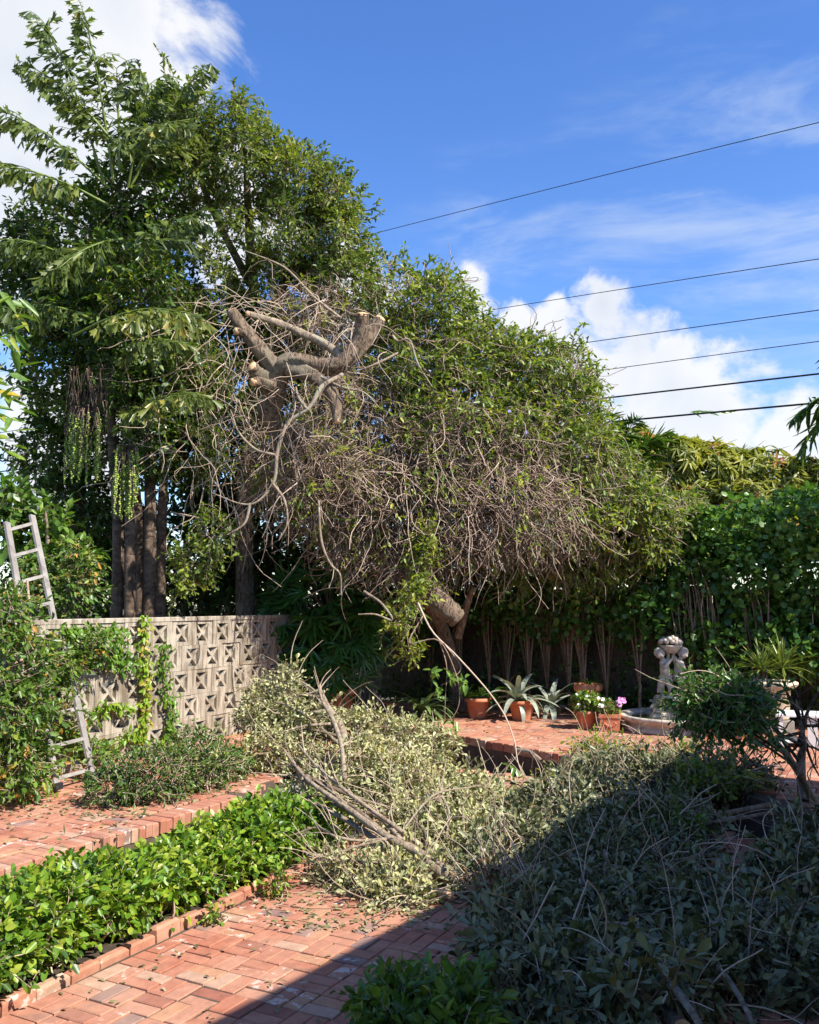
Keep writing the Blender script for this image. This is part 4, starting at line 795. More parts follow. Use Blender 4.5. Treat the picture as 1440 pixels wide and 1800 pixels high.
# ------------------------------------------------------------------ left side shrubs, ladder, wall vine
crown_tree('leafy_shrub', 'bright leafy shrub swallowing the ladder at the left edge', 'shrub', (*G(40, 1410, 0)[:2], 0),
           [EL(15, 1075, 8.2, 40, 45, .3), EL(10, 1160, 8.1, 75, 65, .4), EL(90, 1160, 8.9, 55, 40, .3), EL(30, 1260, 8.0, 68, 70, .45), EL(30, 1345, 7.9, 55, 50, .4), EL(150, 1125, 9.4, 50, 26, .2), EL(130, 1015, 10.2, 42, 70, .3), EL(70, 1020, 10.2, 40, 60, .3), EL(120, 1270, 9.3, 30, 50, .2), EL(170, 1330, 9.0, 35, 30, .2)],
           1350, .26, 9, .066, .034, 'shrub', 'oval', .55, [([gz(G(x, y, 0), 0), D(x - 6, 1300, 8.3), D(x + 8, 1180, 8.3), D(x - 4, 1020, 8.5)], (.028, .024, .02, .01)) for x, y in ((20, 1405), (52, 1400), (30, 1396))], 'stem', tvar=.26, keep=.4)
crown_tree('leafy_shrub', 'green shrub with large leaves behind the ladder top at the left', 'shrub', (*D(60, 1100, 10.4)[:2], 0), [EL(60, 920, 10.6, 70, 40, .3), EL(15, 880, 10.4, 40, 40, .3), EL(110, 980, 10.6, 40, 50, .3)], 190, .42, 7, .14, .07, 'shrub', 'oval', .5, [([gz(D(90, 1100, 10.6)), D(85, 1000, 10.5), D(80, 900, 10.3)], (.04, .03, .015))], 'stem')
bs = thing('broad_leaved_plant', 'broad-leaved plant poking in at the left edge with one yellow leaf', 'plant', (*D(-60, 1100, 8.8)[:2], 0))
b = Acc(); k = 90; pos = np.array([D(R.uniform(-90, 36), R.uniform(505, 800), 8.6 + R.uniform(-.3, .3)) for _ in range(k)]); pos = pos[np.array([PX(p)[0] < 20 + 22 * R.random() or True for p in pos])]
add_leaves(b, pos, np.c_[R.uniform(-.2, 1, k), R.normal(size=k) * .5, R.uniform(-.6, .35, k)], rdir(k) * .4 + np.array([0, -.4, .8]), R.uniform(.14, .25, k), R.uniform(.06, .09, k), R.uniform(.35, .95, k), 'oval', .25, .3); b.build('leaves', L['shrub'], bs)
b = Acc(); add_leaves(b, D(-12, 690, 8.5)[None], np.array([[1., 0, .05]]), np.array([[0, -.6, .8]]), .26, .075, .6, 'oval', .3, .1); b.build('yellow_leaf', L['yellow'], bs)
b = Acc()
for q in ((-30, 540), (-10, 640), (0, 760)): add_tubes(b, cr([gz(D(-70, 1100, 8.8)), D(-70, 850, 8.8), D(*q, 8.6)], 14), np.linspace(.03, .01, 14), 6)
b.build('stem', M['stem'], bs)

ld = thing('ladder', 'long weathered extension ladder leaning back among the shrubs', 'ladder', G(125, 1380, 0))
B0, B1 = G(92, 1392, 0), G(156, 1374, 0); T0, T1 = D(10, 918, 9.15), D(58, 906, 9.5)
nfront = nrm(np.cross(B1 - B0, (T0 + T1) / 2 - (B0 + B1) / 2)); nfront = nfront if nfront[1] < 0 else -nfront
def bar(acc, p, q, w, t, wn_):
    acc.flat = True; ax = nrm(q - p); s_ = nrm(np.cross(ax, wn_)); n_ = np.cross(s_, ax); v = []
    for e in (p, q):
        for a_, b_ in ((-1, -1), (1, -1), (1, 1), (-1, 1)): v.append(e + s_ * a_ * w / 2 + n_ * b_ * t / 2)
    acc.add(v, quads=[[3, 2, 1, 0], [4, 5, 6, 7], [0, 1, 5, 4], [1, 2, 6, 5], [2, 3, 7, 6], [3, 0, 4, 7]])
for lo, hi, off, inset in ((0.0, .52, .06, 0.0), (.40, 1.0, 0.0, .03)):
    r0 = lambda t: B0 + (T0 - B0) * t + nfront * off + (B1 - B0) * inset; r1 = lambda t: B1 + (T1 - B1) * t + nfront * off - (B1 - B0) * inset
    for f_ in (r0, r1): b = Acc(); bar(b, f_(lo), f_(hi), .028, .07, B1 - B0); b.build('rail', M['ladder'], ld)
    t = lo + .035
    while t < hi - .02:
        b = Acc(); bar(b, r0(t), r1(t), .034, .03, nfront); b.build('rung', M['ladder'], ld); t += .30 / np.linalg.norm(T0 - B0)
for f_ in (B0, B1): b = Acc(); bar(b, f_ + nfront * .06 + np.array([0, 0, -.0]), f_ + nfront * .06 + np.array([0, 0, .06]), .05, .09, B1 - B0); b.build('foot', M['wire'], ld)

iv = thing('wall_vine', 'green vine strand hanging down the face of the pierced block wall', 'vine', WP(252, 1096))
b = Acc(); s_ = Acc()
for pts, dens, hw, tb in (([(252, 1085), (250, 1150), (254, 1220), (246, 1300)], 300, 11, .85), ([(285, 1130), (288, 1200), (300, 1260), (292, 1300)], 230, 17, .40), ([(200, 1105), (190, 1130), (215, 1150), (228, 1180)], 210, 26, .35), ([(165, 1250), (195, 1240), (230, 1245)], 110, 10, .7), ([(215, 1285), (250, 1300), (290, 1310)], 90, 12, .6), ([(110, 1105), (160, 1120), (200, 1112)], 260, 18, .5), ([(130, 1150), (165, 1160), (205, 1165)], 150, 14, .45), ([(120, 1290), (160, 1310), (210, 1300)], 140, 14, .6)):
    P = np.array([WP(x, y, .05) for x, y in pts]); c = cr(P, 40); add_tubes(s_, c, .006, 4)
    i = R.integers(0, 40, dens); w = hw * 10.5 / F; p = c[i] + np.outer(R.normal(size=dens) * w * .6, np.array([wd[0], wd[1], 0])) + np.c_[np.outer(R.uniform(0, .07, dens), wn2), R.normal(size=dens) * .04]
    add_leaves(b, p, np.c_[rdir(dens)[:, :2] * .7, -R.uniform(.1, 1, dens)], np.array([wn2[0], wn2[1], .3]) + rdir(dens) * .5, R.uniform(.05, .09, dens), R.uniform(.03, .045, dens), np.clip(tb + R.normal(size=dens) * .14, .02, .98), 'oval', .25, .2)
b.build('leaves', L['hedge'], iv); s_.build('stem', M['stem'], iv)
crown_tree('grey_leaved_branch', 'pale-leaved branch hanging above the block wall right of the palm trunks', 'branch', D(340, 980, 11.4), [EL(375, 935, 11.3, 35, 45, .3), EL(345, 985, 11.3, 38, 40, .3), EL(320, 1020, 11.2, 22, 25, .2)], 190, .26, 8, .07, .036, 'vine', 'obov', .55, [([D(300, 900, 11.6), D(360, 920, 11.4), D(340, 990, 11.3), D(305, 1040, 11.3)], (.012, .012, .01, .006))], 'stem')

# ------------------------------------------------------------------ foreground hedge in its bed
def bush(name, label, cat, base, els, nspr, ln, nl, ll, lw, leaf, tb, tpl='oval', ground=ZB, nstem=30, stem='stem', **kw):
    t = crown_tree(name, label, cat, base, els, nspr, ln, nl, ll, lw, leaf, tpl, tb, twig=stem, **kw); b = Acc()
    C = np.array([e[0] for e in els]); S = np.array([e[1] for e in els])
    for _ in range(nstem):
        i = int(R.integers(len(els))); u = R.uniform(-.8, .8, 2); top = C[i] + np.array([u[0] * S[i][0], u[1] * S[i][1], R.uniform(-.2, .5) * S[i][2]]); bot = np.array([top[0] * .8 + C[i][0] * .2, top[1] * .8 + C[i][1] * .2, ground - .02])
        add_tubes(b, cr([bot, (bot + top) / 2 + R.normal(size=3) * .03, top], 6), np.linspace(.010, .005, 6), 4, R.random())
    b.build('stems', M[stem], t, kind='stuff'); return t
els = []
for s in np.linspace(-1.6, 3.15, 18):
    base = kA + ku * (4 + s) - Vv * (.36 + .05 * math.sin(s * 2.1)); h = .345 + .04 * math.sin(s * 3.3) + .02 * R.normal()
    els.append((np.array([base[0], base[1], ZB + h * .52]), np.array([.36 + .03 * R.normal(), .34, h * .52])))
hedge = bush('clipped_hedge', 'low glossy bright green hedge in the brick-edged bed', 'hedge', (*(k0 + ku * 1.2 - Vv * .5), ZB), els, 3500, .18, 9, .058, .034, 'hedge', .58, nstem=160, shell=3.0, keep=.5, back=.5, tvar=.36, lit=.5, upd=.5, ang=62, tw=.003)
bush('low_shrub', 'small dense dark green shrub on the patio in front of the block wall', 'shrub', G(290, 1420, 0), [(G(205, 1412, 0) + np.array([0, 0, .14]), np.array([.28, .3, .19])), (G(270, 1405, 0) + np.array([0, 0, .20]), np.array([.36, .4, .27])), (G(345, 1385, 0) + np.array([0, 0, .20]), np.array([.36, .38, .24])), (G(395, 1370, 0) + np.array([0, .0, .16]), np.array([.26, .3, .2])), (G(350, 1350, 0) + np.array([0, 0, .2]), np.array([.3, .3, .24]))],
     1000, .20, 9, .042, .022, 'low', .5, ground=0, nstem=30, keep=.45, tvar=.26, upd=.4)
bush('seedling', 'tiny bright green seedling sprouting on the path beside the kerb', 'plant', G(487, 1578, ZL), [(G(487, 1578, ZL) + np.array([0, 0, .09]), np.array([.07, .07, .1]))], 26, .10, 6, .05, .028, 'hedge', .72, ground=ZL, nstem=4)
bush('seedling', 'small green weed growing at the kerb near the shadow', 'plant', G(380, 1622, ZL), [(G(380, 1622, ZL) + np.array([0, 0, .06]), np.array([.06, .06, .07]))], 18, .09, 6, .045, .022, 'hedge', .6, ground=ZL, nstem=3)
bush('seedling', 'green weed tuft at the near end of the kerb', 'plant', G(85, 1720, ZL), [(G(85, 1715, ZL) + np.array([0, 0, .06]), np.array([.09, .06, .07]))], 22, .09, 6, .045, .024, 'hedge', .5, ground=ZL, nstem=3)
bush('shaded_bush', 'leafy green bush in the shade at the bottom of the picture', 'shrub', (.25, 4.1, ZL), [EL(700, 1765, 4.3, 62, 48, .18), EL(800, 1755, 4.35, 60, 50, .18), EL(650, 1795, 4.2, 35, 25, .12), EL(760, 1810, 4.1, 100, 50, .2)],
     330, .20, 9, .072, .034, 'shrub', .46, ground=ZL, nstem=30, keep=.4, upd=.5)

# ------------------------------------------------------------------ cut branches lying about
def cut_branch(label, limb_pts, r, els, nspr, leaf='grey', ll=.052, lw=.025, tb=.5, nsub=14, ground=ZL, ln=.28, bark='paleb', lean=(0, 0, .2), nl=10, bare=42, tpl='obov', name='cut_branch', keep=.35):
    base = np.array(limb_pts[0], float); t = thing(name, label, 'branch', base, 'cut branches lying on the bricks')
    b = Acc(); c = limb(b, limb_pts, r, 34, 9, .05); C = np.array([e[0] for e in els]); S = np.array([e[1] for e in els])
    o = b.build('limb', M[bark], t, True)
    d_ = nrm(c[0] - c[1]); cf = Acc(); f_ = nrm(np.cross(d_, [.31, -.55, .77])); g_ = np.cross(d_, f_); th = np.arange(12) * 2 * math.pi / 12
    cf.add(np.vstack([c[0] + d_ * .004 + (np.cos(th)[:, None] * f_ + np.sin(th)[:, None] * g_) * r[0], (c[0] + d_ * .008)[None]]), tris=[[i, (i + 1) % 12, 12] for i in range(12)]); cf.build('cut_face', M['cutwood'], o)
    b = Acc()
    for k in range(nsub):
        i = int(R.integers(6, 33)); j = int(R.integers(len(els))); e = C[j] + R.uniform(-.75, .75, 3) * S[j]; e[2] = max(e[2], ground + .03)
        mid_ = c[i] * .5 + e * .5 + R.normal(size=3) * .06; mid_[2] = max(mid_[2], ground + .02)
        add_tubes(b, cr([c[i], mid_, e], 12), np.linspace(r[0] * .34, .005, 12), 5, R.random(), .05)
    b.build('side_branches', M[bark], t, True)
    pos, o = in_blobs(els, nspr, 1.7, keep, .5); d = nrm(o * .5 + rdir(len(pos)) * .8 + np.asarray(lean)); pos = pos - d * ln * .5; pos[:, 2] = np.maximum(pos[:, 2], ground + .02)
    la, ta = Acc(), Acc(); sprays(la, ta, pos, d, ln, nl, ll, lw, tpl, ang=50, droop=.12, tw=.0035, tbase=np.clip(tb + .14 * np.sin(pos[:, 0] * 5 + pos[:, 1] * 3) + .1 * R.normal(size=len(pos)) + np.where(R.random(len(pos)) < .05, .35, 0), .05, .97), tvar=.26, upb=.35)
    if bare:
        p2, o2 = in_blobs(els, bare, 2, .2, .6); p2[:, 2] = np.maximum(p2[:, 2], ground + .03); q = stems(p2, o2 * .5 + rdir(bare) * .7 + np.array([0, 0, .2]), .075, 8, .02, .16, .9); q[..., 2] = np.maximum(q[..., 2], ground + .01)
        add_tubes(ta, q, R.uniform(.0025, .0065, (bare, 1)) * np.linspace(1, .5, 8), 4, .3 + .7 * R.random(bare))
    for acc_ in (la,): acc_.V = [np.c_[v[:, :2], np.maximum(v[:, 2], ground + .008)] for v in acc_.V]
    la.build('leaves', L[leaf], t); ta.build('twigs', M['stem'], t); return t
# sunlit heap in the middle
cut_branch('tall grey-green branch standing upright in front of the lady palm pot', [G(640, 1420, ZL), D(612, 1340, 9.3), D(600, 1280, 9.6), D(575, 1240, 9.8), D(560, 1205, 9.9)], (.06, .05, .04, .03, .015), [EL(500, 1215, 10.0, 32, 52, .22), EL(455, 1250, 9.9, 38, 45, .25), EL(520, 1275, 9.8, 65, 42, .3), EL(600, 1275, 9.9, 60, 30, .25), EL(490, 1320, 9.4, 60, 42, .3)], 1050, tb=.64, ll=.048, lw=.023)
cut_branch('leafy grey-green branch heaped below the big terracotta pot', [G(760, 1500, ZL), D(700, 1420, 8.9), D(660, 1350, 9.2), D(650, 1290, 9.6)], (.05, .045, .035, .015), [EL(670, 1290, 9.8, 55, 38, .3), EL(740, 1310, 9.6, 70, 40, .3), EL(640, 1350, 9.2, 100, 50, .35), EL(720, 1380, 8.9, 90, 50, .35)], 1250, tb=.66)
cut_branch('sunlit leafy branch sprawling towards the terrace edge', [G(900, 1520, ZL), D(880, 1440, 8.6), D(840, 1400, 8.9), D(800, 1360, 9.2)], (.05, .04, .03, .015), [EL(815, 1392, 9.0, 80, 32, .3), EL(890, 1420, 8.6, 60, 34, .3), EL(800, 1430, 8.4, 100, 50, .35), EL(900, 1450, 8.0, 70, 45, .3)], 1280, tb=.66)
cut_branch('long bare pale branch fanning out from the shadow into the sun', [G(800, 1565, ZL) + np.array([0, 0, .08]), D(765, 1525, 6.45), D(730, 1495, 6.6), D(680, 1470, 6.7), D(610, 1420, 7.0), D(540, 1370, 7.3), D(500, 1320, 7.7)], (.07, .052, .034, .027, .021, .015, .006), [EL(540, 1380, 7.6, 50, 30, .25), EL(600, 1430, 7.6, 60, 30, .3), EL(690, 1420, 7.6, 80, 40, .3)], 130, tb=.55, nsub=10, bare=40)
for lab, pts, r0_ in (('thick pale limb lying just below the long bare branch', [(735, 1530, 6.55), (690, 1500, 6.7), (640, 1462, 6.9), (580, 1425, 7.2), (535, 1400, 7.5)], 0.0245), ('straight pale limb running above the long bare branch', [(745, 1490, 6.75), (690, 1450, 6.9), (620, 1400, 7.1), (560, 1350, 7.4), (525, 1310, 7.6)], 0.0173),
                      ('thin curved limb pointing left over the hedge end', [(680, 1475, 6.65), (630, 1478, 6.6), (590, 1470, 6.6), (555, 1455, 6.7), (510, 1470, 6.7)], 0.0115), ('thin pale limb curving low towards the kerb', [(670, 1478, 6.6), (620, 1490, 6.55), (580, 1510, 6.5), (540, 1505, 6.5)], 0.0094), ('short pale limb crossing the fan of branches', [(760, 1545, 6.4), (700, 1520, 6.5), (640, 1515, 6.5), (560, 1512, 6.6)], 0.0079),
                      ('slender upright limb among the sunlit leaves', [(785, 1470, 7.2), (790, 1430, 7.4), (778, 1400, 7.5), (770, 1370, 7.6)], 0.0101), ('slim limb leaning right across the sunlit heap', [(700, 1470, 6.9), (760, 1400, 7.4), (820, 1385, 7.6), (865, 1380, 7.8)], 0.0086), ('lichen-spotted limb standing in front of the lady palm', [(606, 1370, 8.6), (600, 1310, 8.9), (585, 1265, 9.1), (566, 1230, 9.3), (560, 1205, 9.4)], 0.0245),
                      ('fine pale limb at the top left of the fan', [(640, 1440, 7.0), (580, 1390, 7.2), (520, 1350, 7.5), (490, 1335, 7.6)], 0.0101)):
    t = thing('loose_limb', lab, 'branch', D(*pts[0]), 'cut branches lying on the bricks'); b = Acc(); c = limb(b, [D(*q) for q in pts], (r0_, r0_ * .9, r0_ * .45), 22, 8, .07, .55, True); o = b.build('stick', M['paleb'], t, True); b = Acc()
    for k in range(7):
        i = int(R.integers(4, 20)); dq = nrm(c[i + 1] - c[i]); q = stems(c[i][None], (dq + rdir(1)[0] * .7)[None], .055, 7, -.03, .18, .9); add_tubes(b, q, np.linspace(r0_ * .35, .003, 7)[None], 4, .6)
    b.build('side_twigs', M['stem'], o, True, kind='stuff')
cut_branch('low leafy branch end lying at the near edge of the sunlit heap', [G(790, 1590, ZL) + np.array([0, 0, .06]), D(720, 1560, 6.6), D(660, 1560, 6.6), D(600, 1560, 6.7)], (.03, .025, .02, .01), [EL(640, 1560, 6.6, 75, 36, .25), EL(700, 1590, 6.3, 70, 38, .25), EL(590, 1540, 6.8, 40, 26, .2), EL(740, 1540, 6.7, 50, 40, .25)], 640, tb=.64, ll=.048, lw=.024)
cut_branch('mixed green branch in the middle of the sunlit heap', [G(860, 1590, ZL), D(820, 1500, 7.2), D(790, 1450, 7.6), D(770, 1400, 8.2)], (.05, .04, .03, .015), [EL(790, 1480, 7.5, 90, 50, .3), EL(870, 1500, 7.2, 80, 50, .3), EL(740, 1470, 7.6, 60, 40, .3)], 800, leaf='grey', tb=.62)
# shaded heap on the right
SH = [('shaded branch at the far end of the heap, below the fountain basin', [(1250, 1450), (1200, 1390, 8.5), (1140, 1350, 8.9), (1080, 1320, 9.2)], [(1110, 1358, 8.9, 75, 32, .35), (1200, 1362, 8.8, 75, 32, .35), (1290, 1370, 8.6, 70, 40, .35), (1050, 1370, 8.6, 50, 40, .3)], 950, .058),
      ('shaded grey-green branch along the sun and shadow line', [(960, 1650), (930, 1560, 6.9), (940, 1480, 7.4), (980, 1420, 7.9)], [(960, 1440, 7.7, 80, 50, .35), (900, 1500, 7.1, 80, 55, .35), (1020, 1410, 8.0, 70, 45, .35), (850, 1550, 6.5, 60, 50, .3)], 950, .060),
      ('dense shaded branch in the middle of the right heap', [(1150, 1640), (1120, 1540, 6.6), (1100, 1470, 7.1), (1080, 1420, 7.6)], [(1100, 1450, 7.3, 110, 55, .4), (1150, 1520, 6.7, 120, 55, .4), (1040, 1530, 6.6, 90, 55, .35), (1200, 1440, 7.5, 70, 30, .3)], 1000, .063),
      ('wide shaded branch with pale leaf undersides in the right foreground', [(1230, 1780), (1150, 1680, 5.5), (1080, 1620, 5.8), (980, 1570, 6.2)], [(1000, 1600, 5.9, 120, 70, .4), (1120, 1620, 5.7, 120, 70, .4), (920, 1640, 5.5, 90, 60, .35), (1230, 1600, 5.9, 90, 50, .35)], 900, .066),
      ('nearest shaded branch with long bare twigs at the bottom right', [(1200, 1830), (1130, 1740, 4.9), (1060, 1660, 5.3), (980, 1600, 5.7)], [(1050, 1730, 4.9, 130, 70, .35), (1180, 1740, 4.8, 120, 70, .35), (950, 1720, 4.9, 100, 60, .3), (1000, 1790, 4.5, 140, 50, .3)], 720, .070),
      ('dark branch heap filling the right edge of the foreground', [(1480, 1750), (1420, 1620, 5.7), (1380, 1530, 6.3), (1370, 1460, 6.9)], [(1400, 1560, 6.0, 80, 80, .4), (1370, 1650, 5.4, 110, 80, .4), (1430, 1740, 4.8, 90, 90, .35), (1290, 1700, 5.0, 100, 80, .35), (1420, 1470, 6.8, 50, 50, .3)], 920, .067)]
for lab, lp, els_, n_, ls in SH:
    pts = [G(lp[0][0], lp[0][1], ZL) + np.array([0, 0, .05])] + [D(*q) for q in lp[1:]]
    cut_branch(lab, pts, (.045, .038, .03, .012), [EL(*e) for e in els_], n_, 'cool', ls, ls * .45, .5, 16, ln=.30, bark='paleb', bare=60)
cut_branch('green leafed sprig heap behind the shaded branches near the terrace corner', [G(1000, 1380, ZL), D(1030, 1330, 9.8), D(1050, 1310, 10), D(1060, 1300, 10.1)], (.02, .018, .012, .006), [EL(1045, 1325, 9.9, 45, 28, .25), EL(985, 1378, 9.2, 45, 18, .22), EL(1105, 1328, 9.6, 40, 16, .2), EL(1180, 1325, 9.6, 45, 14, .2)], 260, leaf='vine', tb=.62, ll=.055, lw=.026, nsub=8, bare=40)
cut_branch('dark leafy branch propped up in front of the statue and planters', [G(1445, 1450, ZL) + np.array([0, 0, .04]), D(1405, 1360, 7.5), D(1360, 1300, 7.55), D(1300, 1250, 7.6), D(1220, 1210, 7.6)], (.035, .03, .024, .016, .008), [EL(1225, 1222, 7.6, 34, 24, .18), EL(1265, 1208, 7.6, 34, 20, .18), EL(1295, 1235, 7.5, 42, 28, .22), EL(1330, 1225, 7.6, 22, 16, .16), EL(1240, 1262, 7.6, 44, 18, .2), EL(1310, 1270, 7.5, 36, 18, .18)], 420, 'round', .072, .030, .42, 16, ground=ZL, bark='bark', bare=16, ln=.34)  # darker round leaf stands in for shade on this branch
bw = thing('bare_branch', 'dark leafless forked branch standing at the right edge', 'branch', G(1415, 1405, 0)); b = Acc()
b1 = [G(1412, 1410, 0), D(1408, 1340, 8.3), D(1412, 1300, 8.3), D(1400, 1230, 8.4)]; c = limb(b, b1, (.045, .04, .024, .008), 20, 8, .05); b.build('limb', M['bark'], bw, True); b = Acc()
for q in ((1330, 1310), (1360, 1260), (1440, 1270), (1470, 1330), (1370, 1200), (1450, 1220), (1310, 1340), (1480, 1290), (1340, 1230), (1390, 1190), (1450, 1380)):
    i = int(R.integers(5, 17)); e = D(*q, 8.4 + R.uniform(-.4, .4)); add_tubes(b, cr([c[i], c[i] * .5 + e * .5 + R.normal(size=3) * .05, e], 12), np.linspace(.018, .004, 12), 5, .2)
    k = 3; o2 = np.repeat(e[None] * .6 + c[i][None] * .4, k, 0); add_tubes(b, stems(o2, rdir(k) + np.array([0, 0, .4]), .06, 7, 0, .3), np.linspace(.007, .003, 7), 4, .2)
b.build('side_branches', M['bark'], bw, True)
cut_branch('bright green sprig lying in the middle of the shaded heap', [G(1230, 1500, ZL) + np.array([0, 0, .1]), D(1190, 1450, 7.1), D(1160, 1440, 7.2), D(1120, 1430, 7.3)], (.012, .01, .008, .005), [EL(1190, 1440, 7.1, 42, 18, .2), EL(1140, 1450, 7.0, 30, 16, .16)], 70, leaf='shrub', ll=.06, lw=.028, tb=.4, nsub=5, bare=10, tpl='oval')
cut_branch('leafy green sprig at the far right of the shaded heap', [G(1330, 1420, ZL) + np.array([0, 0, .1]), D(1300, 1380, 8.3), D(1260, 1370, 8.4), D(1230, 1360, 8.5)], (.012, .01, .008, .005), [EL(1270, 1370, 8.3, 55, 18, .22), EL(1210, 1365, 8.4, 30, 16, .18)], 110, leaf='vine', ll=.06, lw=.028, tb=.42, nsub=5, bare=10, tpl='oval')
cut_branch('withered brown-leaved twig bundle in the shaded heap near the shadow line', [G(930, 1640, ZL) + np.array([0, 0, .12]), D(900, 1580, 6.0), D(880, 1550, 6.2), D(860, 1520, 6.5)], (.014, .012, .009, .005), [EL(880, 1560, 6.1, 45, 30, .2), EL(930, 1590, 5.9, 40, 26, .2)], 60, leaf='litter', ll=.06, lw=.026, tb=.7, nsub=8, bare=40)
cut_branch('broad pale-leaved sprig on top of the nearest shaded branches', [G(1130, 1800, ZL) + np.array([0, 0, .2]), D(1110, 1740, 4.5), D(1085, 1700, 4.6), D(1060, 1680, 4.7)], (.01, .009, .007, .004), [EL(1095, 1725, 4.45, 40, 26, .12), EL(1190, 1700, 4.5, 36, 24, .12)], 34, leaf='cool', ll=.10, lw=.045, tb=.85, nsub=6, bare=8, nl=6)
# loose limbs on the ground
for lab, pts, r in (('thin grey limb lying across the heap at the right', [(1370, 1412, 7.6), (1300, 1425, 7.5), (1220, 1438, 7.4), (1150, 1432, 7.4)], .024), ('thin dark limb lying under the grey limb at the right', [(1360, 1428, 7.4), (1290, 1440, 7.3), (1210, 1452, 7.2), (1160, 1450, 7.2)], .017),
                    ('straight pale limb reaching to the bottom edge of the foreground heap', [(1110, 1610, 5.3), (1160, 1700, 4.6), (1210, 1770, 4.2), (1260, 1850, 3.8)], .022), ('curved pale twig at the bottom right of the heap', [(1180, 1650, 5.0), (1260, 1700, 4.6), (1310, 1770, 4.2), (1340, 1850, 3.9)], .015), ('bundle stick leaning at the terrace corner', [(960, 1352, 9.9), (990, 1362, 9.6), (1020, 1385, 9.2)], .022),
                    ('pale cut stick lying below the terrace edging', [(905, 1320, 10.4), (930, 1322, 10.2), (950, 1335, 10.0)], .032)):
    t = thing('loose_limb', lab, 'branch', D(*pts[0]), 'cut branches lying on the bricks'); b = Acc(); limb(b, [D(*q) for q in pts], (r, r * .9, r * .6), 20, 7, .06, .4, True); b.build('stick', M['paleb'], t, True)

# ------------------------------------------------------------------ pots and plants on the terrace
def pot(name, label, c, r, h, mat='terracotta', rim=.12, foot=.68, cat='pot', group='terracotta pots'):
    t = thing(name, label, cat, c, group); b = Acc()
    lathe(b, [(0.001, 0.012), (r * foot, 0), (r * foot * 1.02, .01), (r * .94, h * (1 - rim * 1.6)), (r * 1.04, h * (1 - rim * 1.55)), (r * 1.07, h * (1 - rim)), (r * 1.06, h * .985), (r * 1.02, h), (r * .93, h * .99), (r * .90, h * .84)], c, 30, wob=.006); b.build('body', M[mat], t, True)
    b = Acc(); lathe(b, [(r * .905, h * .86), (r * .5, h * .88), (.001, h * .89)], c, 20); b.build('soil', M['soil'], t); return t
def strap(name, ln, w, arch, mat, n=9, ch=.25, tip=.75):
    b = Acc(); t = np.linspace(0, 1, n); a_ = arch * t; x = np.concatenate([[0], np.cumsum(np.cos(a_[1:]) * ln / (n - 1))]); z = np.concatenate([[0], np.cumsum(-np.sin(a_[1:]) * ln / (n - 1))])
    wd_ = w * np.minimum(1, .55 + t * 1.5) * np.clip((1 - t ** 3 * tip) * np.where(t > .97, .12, 1), .03, 1)
    v = np.stack([np.stack([x, -wd_ / 2, z + ch * wd_], -1), np.stack([x, 0 * x, z], -1), np.stack([x, wd_ / 2, z + ch * wd_], -1)], 1).reshape(-1, 3)
    q = [[3 * i + k, 3 * i + 3 + k, 3 * i + 4 + k, 3 * i + 1 + k] for i in range(n - 1) for k in (0, 1)]
    b.add(v, quads=q, tint=np.repeat(.35 + .4 * t, 3)); return b.mesh(name, mat, smooth=True)
def rosette(name, label, cat, c, meshes, n, el0=15, el1=80, s0=.75, s1=1.1, group=None, centres=None):
    t = thing(name, label, cat, c, group)
    for i in range(n):
        az = i * 2.39996 + R.normal() * .15; e = rad(el0 + (el1 - el0) * (i / n) ** .8 + R.normal() * 5); o_ = np.array(c) if centres is None else np.array(c) + np.asarray(centres[i % len(centres)])
        d = np.array([math.cos(az) * math.cos(e), math.sin(az) * math.cos(e), math.sin(e)]); up = np.array([-math.cos(az) * math.sin(e), -math.sin(az) * math.sin(e), math.cos(e)])
        s = R.uniform(s0, s1); inst('leaf', meshes[int(R.integers(len(meshes)))], t, fmat(o_ + d * .02, d, up, s, s * R.uniform(.85, 1.15), s))
    return t
S_d = [strap('leaf', .52, .062, 1.7, L['broml']), strap('leaf', .48, .055, 2.1, L['broml']), strap('leaf', .56, .06, 1.3, L['broml'])]
S_g = [strap('leaf', .30, .045, .9, L['green']), strap('leaf', .27, .042, 1.3, L['green'])]
S_s = [strap('leaf', .50, .085, 1.5, L['silver']), strap('leaf', .46, .08, 2.2, L['silver']), strap('leaf', .54, .075, 1.0, L['silver'])]
S_y = [strap('leaf', .46, .026, .25, L['yucca'], 6, .3, .97), strap('leaf', .42, .024, .7, L['yucca'], 6, .3, .97)]
S_c = [strap('leaf', .32, .02, 2.2, L['green'], 7, .3, .95), strap('leaf', .28, .02, 1.6, L['green'], 7, .3, .95)]
rosette('strap_leaved_plant', 'dark green strap-leaved rosette plant left of the potted rosettes', 'plant', G(742, 1268, 0) + np.array([0, .02, .08]), S_d, 34, 5, 85, 1.0, 1.35)
rosette('strap_leaved_plant', 'small dark strap-leaved rosette close beside the larger one', 'plant', G(778, 1262, 0) + np.array([0, .1, .1]), S_d, 18, 10, 80, .6, .8)
c = G(842, 1264, 0) + np.array([0, .16, 0]); pot('flower_pot', 'round terracotta pot holding bright green rosettes', c, .19, .30)
rosette('rosette_plant', 'bright green leafy rosettes crowding the left terracotta pot', 'plant', c + np.array([0, 0, .27]), S_g, 54, 8, 80, .75, 1.15, centres=[(-.16, 0, 0), (.04, -.08, .04), (.2, .02, .02), (.33, .05, -.04)])
c = G(920, 1268, 0) + np.array([0, .17, 0]); pot('flower_pot', 'round terracotta pot holding the silver-leaved plant', c, .20, .29)
rosette('silver_leaved_plant', 'silvery broad strap-leaved plant arching from its terracotta pot', 'plant', c + np.array([-.05, 0, .25]), S_s, 26, 12, 80, 1.0, 1.35)
